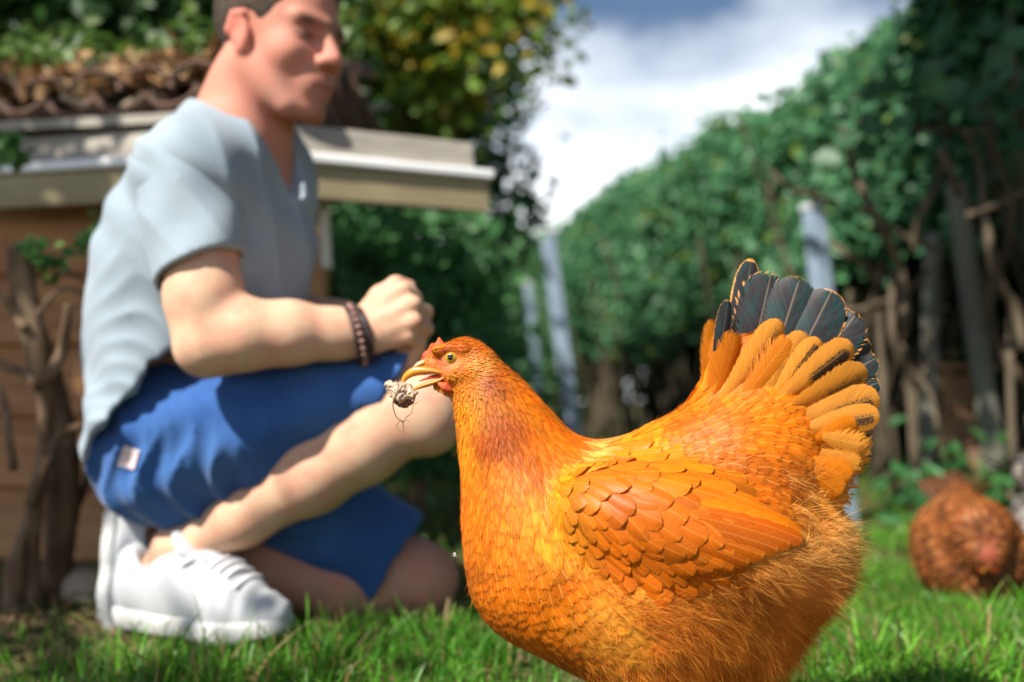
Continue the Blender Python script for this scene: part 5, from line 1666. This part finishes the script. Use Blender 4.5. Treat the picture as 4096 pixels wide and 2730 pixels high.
M_lace = simple_mat('shoe_lace', (.62, .60, .62), (.74, .72, .74), 400, .8, .2, .3, .0006)
M_hair = simple_mat('short_hair', (.030, .019, .012), (.075, .048, .030), 330, .6, .3, 1.0, .003, (1, 1, .35))

man = thing('person', (at(200, 600, 1.5).x, 1.5, 0), 'man in grey blue t-shirt, blue shorts and white shoes kneeling behind the big hen', 'person')
P3 = lambda px, py, Y: np.array(at(px, py, Y))
SHn, ELn, WRn = P3(188, 172, 1.36), P3(209, 343, 1.31), P3(366, 335, 1.36)
SHf, ELf, WRf = P3(269, 176, 1.64), P3(284, 316, 1.63), P3(388, 350, 1.46)
HPn, KNn, ANn = P3(150, 432, 1.49), P3(418, 408, 1.40), P3(182, 548, 1.475)
HPf, KNf, ANf = P3(165, 428, 1.62), P3(414, 584, 1.62), P3(180, 560, 1.56)
NB, NT_ = P3(240, 128, 1.50), P3(262, 60, 1.48)
# head frame
yaw = rad(30); pit = rad(5)
hf = np.array([math.cos(yaw) * math.cos(pit), -math.sin(yaw) * math.cos(pit), -math.sin(pit)])
hr = np.array([-math.sin(yaw), -math.cos(yaw), 0.0])
hu = np.cross(hf, hr); hu = hu if hu[2] > 0 else -hu
HO = P3(279, 45, 1.475)
HS = .95
def hd(f, r, u): return HO + (hf * f + hr * r + hu * u) * HS
HM = [hf, hr, hu]
BF_ = Field((-.78, 1.12, -.02), (.02, 1.86, 1.10), .0045)
b = BF_
# torso
b.chain([P3(150, 428, 1.56), P3(172, 350, 1.55), P3(212, 250, 1.53), P3(225, 190, 1.52)], [.092, .102, .125, .105], .04)
b.cap(P3(205, 250, 1.45), P3(236, 242, 1.61), .105, .10, .05)
b.cap(SHn, SHf, .062, .062, .05)
b.cap(NB, SHn, .05, .05, .04); b.cap(NB, SHf, .05, .05, .04)
b.cap(P3(160, 435, 1.50), P3(164, 435, 1.62), .088, .088, .04)
# neck
b.chain([P3(246, 135, 1.50), P3(256, 90, 1.49), hd(-.015, 0, -.02)], [.066, .060, .060], .03)
b.cap(P3(224, 112, 1.50), P3(250, 74, 1.48), .034, .038, .03)
# head
b.ell(hd(-.008, 0, .048), (.099, .077, .090), HM, .01)
b.ell(hd(.040, 0, -.020), (.056, .062, .085), HM, .025)
for s in (-1, 1):
    b.cap(hd(-.008, s * .056, -.045), hd(.055, s * .030, -.106), .022, .019, .02)
    b.ell(hd(.060, s * .043, -.028), (.026, .022, .022), HM, .02)
    b.cap(hd(.080, s * .046, .021), hd(.094, s * .008, .018), .011, .011, .012)
b.ell(hd(.074, 0, -.108), (.020, .022, .017), HM, .02)
b.ell(hd(.082, 0, -.072), (.022, .032, .026), HM, .015)
for s in (-1, 1):
    b.ell(hd(.100, s * .033, -.004), (.017, .019, .013), HM, .010, 'sub')
    b.ell(hd(.080, s * .033, -.004), (.0125, .0135, .0125), HM, .002)
    b.cap(hd(.090, s * .020, .004), hd(.083, s * .046, .001), .0042, .004, .003)
b.cap(hd(.096, 0, .008), hd(.117, 0, -.034), .0085, .0125, .008)
for s in (-1, 1):
    b.ell(hd(.106, s * .013, -.039), (.012, .009, .009), HM, .006)
b.cap(hd(.083, -.022, -.071), hd(.094, 0, -.067), .006, .008, .006); b.cap(hd(.083, .022, -.071), hd(.094, 0, -.067), .006, .008, .006)
b.cap(hd(.081, -.018, -.084), hd(.092, 0, -.083), .006, .0085, .006); b.cap(hd(.081, .018, -.084), hd(.092, 0, -.083), .006, .0085, .006)
b.cap(hd(.092, -.019, -.0765), hd(.105, 0, -.0755), .0022, .0022, .003, 'sub'); b.cap(hd(.092, .019, -.0765), hd(.105, 0, -.0755), .0022, .0022, .003, 'sub')
for s in (-1, 1):
    b.ell(hd(-.006, s * .080, -.002), (.018, .009, .032), [hf * .94 + hu * .34, hr, hu * .94 - hf * .34], .005)
    b.cap(hd(-.016, s * .086, .020), hd(-.022, s * .088, -.004), .006, .006, .004)
    b.cap(hd(-.014, s * .087, .024), hd(.004, s * .084, .024), .006, .005, .004)
    b.ell(hd(-.002, s * .091, .000), (.010, .006, .016), HM, .004, 'sub')
    b.ell(hd(.000, s * .080, -.030), (.009, .007, .009), HM, .005)
# near arm
b.chain([SHn, P3(197, 230, 1.335), P3(205, 300, 1.315), ELn], [.054, .051, .049, .042], .02)
b.chain([ELn, P3(245, 335, 1.315), P3(290, 333, 1.33), P3(335, 334, 1.35), WRn], [.041, .045, .041, .033, .030], .02)
b.ell(P3(205, 352, 1.31), (.028, .03, .022), None, .02)
# far arm
b.chain([SHf, ELf], [.053, .044], .02)
b.chain([ELf, P3(340, 330, 1.58), WRf], [.046, .044, .030], .02)
# near hand: a loose fist, back of the hand towards the viewer, thumb on top, knuckles to the right
KN = [P3(402, 290, 1.345), P3(412, 304, 1.338), P3(413, 321, 1.338), P3(408, 336, 1.345)]
WT = [P3(362, 322, 1.352), P3(363, 330, 1.345), P3(363, 338, 1.345), P3(362, 345, 1.352)]
for q, kp in enumerate(KN):
    b.cap(WT[q], kp, .0165, .0118, .007)
    b.ell(kp + np.array([0.002, -.003, 0]), (.0125, .0115, .0110), None, .004)
b.ell(P3(386, 318, 1.372), (.030, .024, .038), None, .012)
fl = [.036, .040, .038, .031]
for q, kp in enumerate(KN):
    p1 = kp + np.array([.42, .88, -.22]) * fl[q]
    p2 = p1 + np.array([-.80, .50, -.25]) * fl[q] * .65
    p3 = p2 + np.array([-.85, -.45, .0]) * fl[q] * .5
    b.chain([kp, p1, p2, p3], [.0105, .0102, .0094, .0082], .003)
b.chain([P3(364, 318, 1.365), P3(380, 296, 1.362), P3(396, 284, 1.368), P3(410, 286, 1.378)], [.017, .0145, .0115, .009], .006)
# far hand under it
b.ell(P3(402, 350, 1.42), (.034, .036, .024), None, .01)
for q in range(4):
    yq = 1.375 + q * .022
    b.chain([P3(410, 338, yq), P3(418, 348, yq), P3(410, 357, yq), P3(400, 358, yq)], [.0105, .0100, .009, .008], .003)
# near leg
b.chain([HPn, P3(290, 412, 1.44), KNn], [.078, .060, .048], .03)
b.ell(P3(424, 408, 1.395), (.050, .050, .050), None, .03)
b.ell(P3(432, 425, 1.39), (.034, .036, .04), None, .03)
b.chain([KNn, P3(362, 444, 1.41), P3(312, 474, 1.425), P3(245, 515, 1.455), ANn], [.050, .054, .053, .040, .034], .025)
b.chain([ANn, P3(160, 580, 1.49)], [.036, .036], .02); b.chain([ANn, P3(225, 592, 1.45)], [.034, .030], .02)
b.ell(P3(196, 548, 1.445), (.013, .012, .014), None, .01)
# far leg
b.chain([HPf, P3(300, 500, 1.62), KNf], [.080, .068, .056], .03)
b.ell(P3(420, 578, 1.615), (.060, .058, .058), None, .03)
b.chain([KNf, P3(340, 588, 1.60), P3(260, 572, 1.58), ANf], [.050, .056, .048, .036], .02)
b.chain([ANf, P3(140, 540, 1.56)], [.036, .030], .02); b.chain([ANf, P3(135, 610, 1.55)], [.034, .028], .02)
mV, mF = b.mesh(1)
# skin colour: ruddy neck, face and arms, paler legs, dark stubble, lips, brows, painted eye-socket shade
mx = (mV - HO) @ np.stack([hf, hr, hu], 1)
skin = np.tile(np.array([.60, .31, .235]), (len(mV), 1))
low = np.clip((.62 - mV[:, 2]) / .12, 0, 1)[:, None]
skin = skin * (1 - low) + np.array([.60, .385, .255]) * low
isf = ((mV[:, 2] < .28) & (mV[:, 1] > 1.51))[:, None]
skin = np.where(isf, np.array([.50, .26, .19]), skin)
headm = np.clip((mV[:, 2] - .62) / .06, 0, 1)[:, None]
skin = skin * (1 - headm) + np.array([.52, .235, .165]) * headm
def spot(c, r_, col, a):
    global skin
    w = np.exp(-(((mx - np.array(c)) / np.array(r_)) ** 2).sum(1))[:, None] * a
    skin = skin * (1 - w) + np.array(col) * w
for s in (-1, 1):
    spot((-.006, s * .082, 0), (.025, .015, .04), (.62, .16, .12), .7)
    spot((.060, s * .05, -.035), (.03, .02, .025), (.60, .20, .15), .5)
    spot((.082, s * .030, .017), (.026, .030, .0085), (.035, .022, .015), 1.0)
    spot((.084, s * .033, -.003), (.024, .017, .0080), (.05, .032, .027), .95)  # eyes; spots widened so socket and brow shadow sit in the colour
    spot((.05, s * .045, -.095), (.04, .035, .04), (.30, .16, .12), .6)
spot((.095, 0, -.100), (.03, .035, .028), (.30, .16, .12), .55)
spot((.120, 0, -.034), (.016, .018, .018), (.62, .20, .17), .5)
spot((.092, 0, -.073), (.014, .024, .0065), (.26, .075, .06), .8)
mesh_obj('body', mV, mF, M_skin, man, np.concatenate([skin, np.ones((len(mV), 1))], 1))
# short hair
hfld = Field(HO - .16, HO + .20, .004)
hfld.ell(hd(-.010, 0, .050), (.103, .081, .094), HM, .01)
X, Y, Z = hfld.grid(); g = np.stack(np.broadcast_arrays(X, Y, Z), -1).reshape(-1, 3)
gl = (g - HO) @ np.stack([hf, hr, hu], 1)
line = np.where(gl[:, 0] > .055, .075 + 0 * gl[:, 0], np.where(gl[:, 0] > .02, .052, np.where(gl[:, 0] > -.03, .030, -.045)))
line = np.interp(gl[:, 0], [-.12, -.06, -.040, -.026, .012, .030, .05, .075, .10], [-.060, -.060, -.050, .024, .028, .004, .034, .062, .072])
line = np.maximum(line, 0) * (1) + np.minimum(line, 0)
dcut = (line - gl[:, 2]) + .003 * vnoise(g, 160, 3)
hfld.f = np.maximum(hfld.f, dcut.reshape(hfld.f.shape).astype(np.float32))
hfld.f += (.0016 * vnoise(g, 230, 8)).reshape(hfld.f.shape).astype(np.float32)
v_, f_ = hfld.mesh(1)
mesh_obj('hair', v_, f_, M_hair, man)

# ---- t-shirt
def fold_field(F_, fn):
    X, Y, Z = F_.grid()
    F_.f += np.broadcast_to(fn(X, Y, Z), F_.f.shape).astype(np.float32)
sh = Field((-.80, 1.20, .20), (-.18, 1.84, .88), .0045)
sh.chain([P3(168, 350, 1.55), P3(206, 250, 1.53), P3(222, 190, 1.52)], [.118, .142, .124], .05)
sh.cap(P3(176, 350, 1.475), P3(178, 350, 1.63), .112, .112, .05)
sh.cap(P3(166, 425, 1.47), P3(170, 425, 1.64), .104, .104, .05)
sh.cap(P3(203, 250, 1.44), P3(236, 240, 1.62), .120, .114, .06)
sh.cap(SHn + np.array([.012, .01, -.006]), SHf, .068, .068, .05)
sh.cap(NB + np.array([-.01, 0, -.01]), SHn, .058, .066, .05); sh.cap(NB + np.array([-.01, 0, -.01]), SHf, .058, .066, .05)
sh.cap(P3(160, 446, 1.46), P3(164, 446, 1.64), .092, .092, .05)
sh.cap(P3(150, 300, 1.48), P3(178, 215, 1.46), .08, .066, .06)
# loose belly cloth at the front
sh.cap(P3(274, 218, 1.52), P3(262, 290, 1.49), .050, .052, .05)
cut1a, cut1b = P3(92, 474, 1.5), P3(198, 362, 1.5)
dv = cut1b - cut1a
nrm = np.array([-dv[2], 0, dv[0]]); nrm = nrm if nrm[0] > 0 else -nrm
nrm = nrm / np.linalg.norm(nrm)
zc = P3(200, 340, 1.5)[2]
X, Y, Z = sh.grid()
d1 = (X - cut1a[0]) * nrm[0] + (Y - cut1a[1]) * -.06 + (Z - cut1a[2]) * nrm[2]
d2 = zc - Z + 0 * X
rem = np.minimum(d1, np.where(X > cut1b[0] - .05, d2, d1))
dcl = .006 * np.sin((X * 46 + Z * 30)) * np.clip(1, 0, 1)
sh.f = np.maximum(sh.f, (rem + dcl * .4).astype(np.float32))
# hollow under the hem so the edge reads as cloth
hollow = Field.__new__(Field); hollow.lo, hollow.h, hollow.n = sh.lo, sh.h, sh.n; hollow.f = np.full(sh.n, 1.0, np.float32)
hollow.cap(P3(166, 425, 1.475), P3(170, 425, 1.64), .094, .094, .05); hollow.cap(P3(160, 446, 1.465), P3(164, 446, 1.64), .082, .082, .05); hollow.cap(P3(176, 350, 1.475), P3(178, 350, 1.63), .102, .102, .05)
deep = np.clip((-(rem) - .035) * 8, 0, 1)
sh.f = np.maximum(sh.f, -(hollow.f + deep.astype(np.float32)))
sh.plane_cut(P3(90, 468, 1.5), (0, 0, -1))
# neck opening: V towards the chest
vx = P3(286, 206, 1.49)
for s_ in (0, 1):
    pass
nbk = P3(232, 122, 1.50)
sh.cap(P3(240, 118, 1.49), P3(266, 88, 1.48), .076, .095, .010, 'sub')
for q in np.linspace(0, 1, 7):
    c_ = P3(246, 120, 1.49) * (1 - q) + (vx + np.array([.03, -.02, 0])) * q
    sh.cap(c_, c_ + np.array([.12, -.09, .06]), .068 * (1 - q) + .008, .075 * (1 - q) + .012, .006, 'sub')
def crease(v): return 1 - 2 * np.abs(np.sin(v)) ** .7
def folds(X, Y, Z):
    w1 = np.clip((.60 - Z) / .12, 0, 1) * np.clip((X + .645) / .12, .2, 1)
    a = X * .45 + Z * 1.0 + (Y - 1.5) * .35 + .05 * np.sin(Y * 22) + .018 * np.sin(X * 40)
    f1 = -.0058 * w1 * (1 + crease(a * 55 + 1.6 * np.sin(X * 13 - Z * 9 + Y * 8))) * (.5 + .5 * np.sin(X * 19 + Y * 11 + Z * 14)) - .0020 * w1 * (1 + crease(a * 88 + 2 * np.sin(X * 20 + Z * 13)))
    w2 = np.clip((X + .45) / .1, 0, 1)
    f2 = -.0035 * w2 * (1 + crease((X * .9 + Z * .22 + Y * .5) * 48))
    f3 = .003 * np.sin((X * 1.0 + Z * .7) * 60 + 2 * np.sin(Z * 20))
    return f1 + f2 + f3
fold_field(sh, folds)
v_, f_ = sh.mesh(1)
shirt = mesh_obj('t_shirt', v_, f_, M_shirt, man)
# sleeves (sub-parts): flared tubes with an open hem
def sleeve(name, a, b_, r0, r1, rin, seed):
    a, b_ = np.array(a), np.array(b_)
    lo = np.minimum(a, b_) - .12; hi = np.maximum(a, b_) + .12
    F_ = Field(lo, hi, .004)
    F_.cap(a, b_ + (b_ - a) * .6, r0, r1, .01)
    F_.cap(b_ - (b_ - a) * .35, b_ + (b_ - a) * .8, rin * .97, rin * 1.02, .004, 'sub')
    F_.plane_cut(b_, (b_ - a) + np.array([.03, 0, -.0]))
    fold_field(F_, lambda X, Y, Z: -.003 * crease((X * .9 + Z * .75 + Y * .4) * 42 + seed) * np.clip((Z - b_[2] + .02) / .08, 0, 1) + .002 * np.sin(X * 60 - Z * 40))
    v_, f_ = F_.mesh(1)
    return mesh_obj(name, v_, f_, M_shirt, shirt)
sleeve('sleeve', SHn + np.array([-.004, -.006, -.004]), P3(202, 272, 1.322), .070, .063, .054, 0)
sleeve('sleeve', SHf + np.array([.004, .004, -.004]), P3(274, 266, 1.63), .070, .060, .052, 2)
# collar band and sleeve hem seams
def ring_on(c, n_, r_, t_, name, mat, parent, sq=1.0, count=40, wob=0):
    n_ = Vector(n_).normalized(); a = n_.orthogonal().normalized(); b2 = n_.cross(a)
    pts = [Vector(c) + (a * math.cos(2 * math.pi * i / count) + b2 * math.sin(2 * math.pi * i / count)) * r_ * (1 + wob * math.sin(i * 1.7)) for i in range(count + 1)]
    V2, F2 = tube_arrays(pts, [t_] * (count + 1), 6, 0, 0, False)
    return mesh_obj(name, V2, F2, mat, parent)

# ---- shorts
so = Field((-.80, 1.22, .02), (-.02, 1.86, .52), .0045)
so.cap(P3(160, 428, 1.50), P3(160, 428, 1.64), .098, .098, .04)
so.cap(P3(152, 462, 1.49), P3(156, 462, 1.63), .088, .088, .04)
so.cap(P3(180, 400, 1.52), P3(186, 395, 1.60), .075, .075, .05)
so.chain([P3(180, 434, 1.475), P3(260, 418, 1.445), P3(330, 402, 1.425), P3(440, 384, 1.40)], [.098, .084, .068, .060], .03)
so.cap(P3(175, 478, 1.475), P3(275, 448, 1.445), .062, .048, .05)
so.cap(P3(158, 474, 1.48), P3(185, 486, 1.48), .058, .05, .04)
so.chain([P3(175, 430, 1.62), P3(300, 500, 1.62), P3(440, 590, 1.62)], [.108, .094, .082], .03)
hn_c = P3(396, 386, 1.405)
hd_ = P3(440, 372, 1.40) - P3(330, 402, 1.425)
hemf_c = P3(396, 562, 1.62); hemf_d = P3(440, 592, 1.62) - P3(320, 510, 1.62)
X, Y, Z = so.grid()
def halfspace(c_, n_):
    n_ = np.array(n_) / np.linalg.norm(n_)
    return (X - c_[0]) * n_[0] + (Y - c_[1]) * n_[1] + (Z - c_[2]) * n_[2]
zsplit = P3(400, 455, 1.5)[2]
hn_n = np.array([.85, 0, .12 + .28]); 
near_cut = halfspace(hn_c, np.array([.86, 0, -.06]) + np.array([0, 0, -.38]))
far_cut = halfspace(hemf_c, np.array([.80, 0, -.52]) + np.array([.0, 0, 0]))
cutd = np.where(Z > zsplit, near_cut, far_cut)
so.f = np.maximum(so.f, cutd.astype(np.float32))
so.cap(P3(365, 403, 1.415), P3(450, 390, 1.40), .052, .054, .004, 'sub')
so.cap(P3(356, 538, 1.62), P3(440, 592, 1.62), .070, .066, .004, 'sub')
def sfolds(X, Y, Z):
    a = X * 1.0 + Z * .55 + .03 * np.sin(Z * 30 + Y * 10)
    w = np.clip((-.28 - X) / .15, .25, 1)
    return -.0065 * w * crease(a * 52 + 1.2 * np.sin(Z * 21 - X * 8)) * (.55 + .45 * np.sin(Z * 25 + X * 9)) + .0025 * np.sin((X * .5 - Z) * 70 + Y * 14) - .0025 * w * crease(a * 90 + 1)
fold_field(so, sfolds)
v_, f_ = so.mesh(1)
shorts = mesh_obj('shorts', v_, f_, M_short, man)
sbvh = BVHTree.FromPolygons([Vector(q) for q in v_], f_.tolist())
# white woven patch with faint red print on the hip
kp_ = NT('patch_weave')
wv = kp_.node('ShaderNodeTexWave', wave_type='BANDS', bands_direction='Z'); wv.inputs['Scale'].default_value = 46; wv.inputs['Distortion'].default_value = 3
kp_.set(wv.inputs['Vector'], kp_.coord())
M_patch = kp_.done(kp_.bsdf(kp_.mix(kp_.math('MULTIPLY', kp_.step(wv.outputs['Fac'], .62, .72), .55), (.72, .70, .70), (.62, .12, .12)), .8, .2))
PV = []
for j in range(5):
    for i in range(5):
        u, v = i / 4, j / 4
        px_ = 124 + 18 * u - 6 * v; py_ = 444 + 6 * u + 20 * v
        loc, nor, _, _ = sbvh.ray_cast(Vector((0, 0, CAM_H)), ray(px_, py_).normalized())
        if loc is None:
            loc = Vector(at(px_, py_, 1.38)); nor = Vector((0, -1, 0))
        PV.append(tuple(loc + nor * .0035))
mesh_obj('patch', PV, [(j * 5 + i, j * 5 + i + 1, (j + 1) * 5 + i + 1, (j + 1) * 5 + i) for j in range(4) for i in range(4)], M_patch, shorts)

# ---- shoes: one pattern in its own frame (x forward, z up), placed twice
def shoe_part(build, h=.0032):
    F_ = Field((-.15, -.065, -.01), (.16, .065, .16), h)
    build(F_)
    return F_.mesh(1)
def b_upper(F_):
    F_.chain([(-.095, 0, .045), (-.03, 0, .045), (.05, .004, .040), (.115, .004, .034)], [.037, .036, .040, .026], .03, ys=1.0)
    F_.chain([(-.095, 0, .075), (-.02, 0, .080), (.035, .002, .062)], [.034, .034, .034], .03)
    F_.cap((-.112, 0, .085), (-.108, 0, .06), .018, .022, .02)
    F_.chain([(-.075, 0, .150), (-.060, 0, .100)], [.038, .030], .01, 'sub')
    F_.chain([(-.03, 0, .150), (-.045, 0, .105)], [.034, .026], .01, 'sub')
    F_.plane_cut((0, 0, .020), (0, 0, -1))
    X, Y, Z = F_.grid()
    F_.f += (.0016 * np.sin(X * 260 + Y * 40) * np.clip((X - .05) / .03, 0, 1) * np.clip((Z - .03) / .02, 0, 1)).astype(np.float32)
def b_sole(F_):
    F_.chain([(-.098, 0, .02), (-.04, -.002, .02), (.05, .004, .02), (.108, .005, .02)], [.040, .036, .046, .034], .03)
    X, Y, Z = F_.grid()
    F_.f = np.maximum(F_.f, (Z - .029 - .006 * np.clip((X - .09) / .04, 0, 1)).astype(np.float32) + 0 * F_.f)
    F_.f = np.maximum(F_.f, (.000 - Z + .014 * np.clip((X - .08) / .06, 0, 1)).astype(np.float32) + 0 * F_.f)
def b_tongue(F_):
    F_.chain([(.030, 0, .094), (-.004, 0, .118), (-.018, 0, .137)], [.014, .015, .012], .006)
    F_.chain([(.030, .016, .090), (-.006, .018, .112), (-.018, .018, .130)], [.009, .011, .009], .008); F_.chain([(.030, -.016, .090), (-.006, -.018, .112), (-.018, -.018, .130)], [.009, .011, .009], .008)
shoe_m = {}
for nm, bf, mt in (('upper', b_upper, M_shoe), ('sole', b_sole, M_sole), ('tongue', b_tongue, M_shoe)):
    v_, f_ = shoe_part(bf)
    shoe_m[nm] = mesh_data(nm, v_, f_, mt)
up_v = np.array([v.co[:] for v in shoe_m['upper'].vertices]); 
ubvh = BVHTree.FromPolygons([Vector(q) for q in up_v], [tuple(p.vertices) for p in shoe_m['upper'].polygons])
def lace_pts(x0, y0, x1, y1):
    out = []
    for t in np.linspace(0, 1, 9):
        x, y = x0 + (x1 - x0) * t, y0 + (y1 - y0) * t
        loc, nor, _, _ = ubvh.ray_cast(Vector((x + .02, y, .2)), Vector((-.1, 0, -1)))
        out.append((loc + Vector((0, 0, .0022))) if loc else Vector((x, y, .08)))
    return out
lace_meshes = []
for i in range(5):
    x = .015 + i * .014
    V2, F2 = tube_arrays(lace_pts(x, -.024, x + .008, .024), [.0034] * 9, 6)
    lace_meshes.append(mesh_data('lace', V2, F2, M_lace))
bow = MB()
for s in (-1, 1):
    bow.tube([(.012, 0, .096), (.018, s * .020, .106), (.004, s * .036, .098), (.010, s * .014, .094)], [.0022] * 4, 6)
lace_meshes.append(mesh_data('lace', bow.V, bow.F, M_lace))
kmesh = MB()
for i in range(8):
    kmesh.add(*prism([(-.11 + i * .028, -.03, -.002), (-.10 + i * .028, -.03, -.002), (-.10 + i * .028, .03, -.002), (-.11 + i * .028, .03, -.002),
                      (-.11 + i * .028, -.03, .003), (-.10 + i * .028, -.03, .003), (-.10 + i * .028, .03, .003), (-.11 + i * .028, .03, .003)]))
shoe_m['tread'] = mesh_data('tread', kmesh.V, kmesh.F, M_sole, smooth=False)
def place_shoe(heel, toe, upv, label):
    heel, toe = Vector(heel), Vector(toe)
    x = (toe - heel).normalized(); z = Vector(upv); z = (z - x * z.dot(x)).normalized(); y = z.cross(x)
    root = bpy.data.objects.new('shoe', None); COL.objects.link(root); root.parent = man
    s = (toe - heel).length / .275
    M = Matrix((x, y, z)).transposed().to_4x4()
    c = heel + x * (.136 * s)
    root.matrix_world = Matrix.Translation(c - Vector(man.location)) @ M @ Matrix.Diagonal((s, s, s, 1))
    root['label'] = label
    for nm, me in shoe_m.items():
        o = bpy.data.objects.new(nm, me); COL.objects.link(o); o.parent = root
    for me in lace_meshes:
        o = bpy.data.objects.new('lace', me); COL.objects.link(o); o.parent = root
    return root
place_shoe(P3(122, 620, 1.52), P3(286, 643, 1.405), (0.05, -.12, 1), 'near white shoe planted flat')
place_shoe(P3(113, 500, 1.565), P3(105, 640, 1.535), (1, -.12, .08), 'far white shoe resting on its toes, sole upright')

# ---- bracelets
br = bpy.data.objects.new('bracelet', None); COL.objects.link(br); br.parent = man; br.location = Vector(P3(360, 334, 1.355)) - man.location
M_leather = simple_mat('dark_leather', (.018, .012, .011), (.05, .032, .028), 300, .5, .4, .6, .001)
M_bead = simple_mat('bead', (.22, .10, .08), (.34, .19, .15), 300, .4, .5, .2, .001)
ax = Vector(WRn - P3(320, 334, 1.345)).normalized(); ax = (ax + Vector((0, 0, .28))).normalized()
for i in range(4):
    c_ = P3(353 + i * 4.2, 335 - i * .3, 1.352 + i * .001)
    ring_on(c_, ax, .0375 - .0006 * i, .0036, 'leather_cord', M_leather, br)
c_ = Vector(P3(357, 335, 1.353)); a = ax.orthogonal().normalized(); b2 = ax.cross(a)
for i in range(26):
    p = c_ + (a * math.cos(2 * math.pi * i / 26) + b2 * math.sin(2 * math.pi * i / 26)) * .0415
    V2, F2, _ = sphere_arrays(p, .0038, ax, 8, 5)
    mesh_obj('bead', V2, F2, M_bead, br)
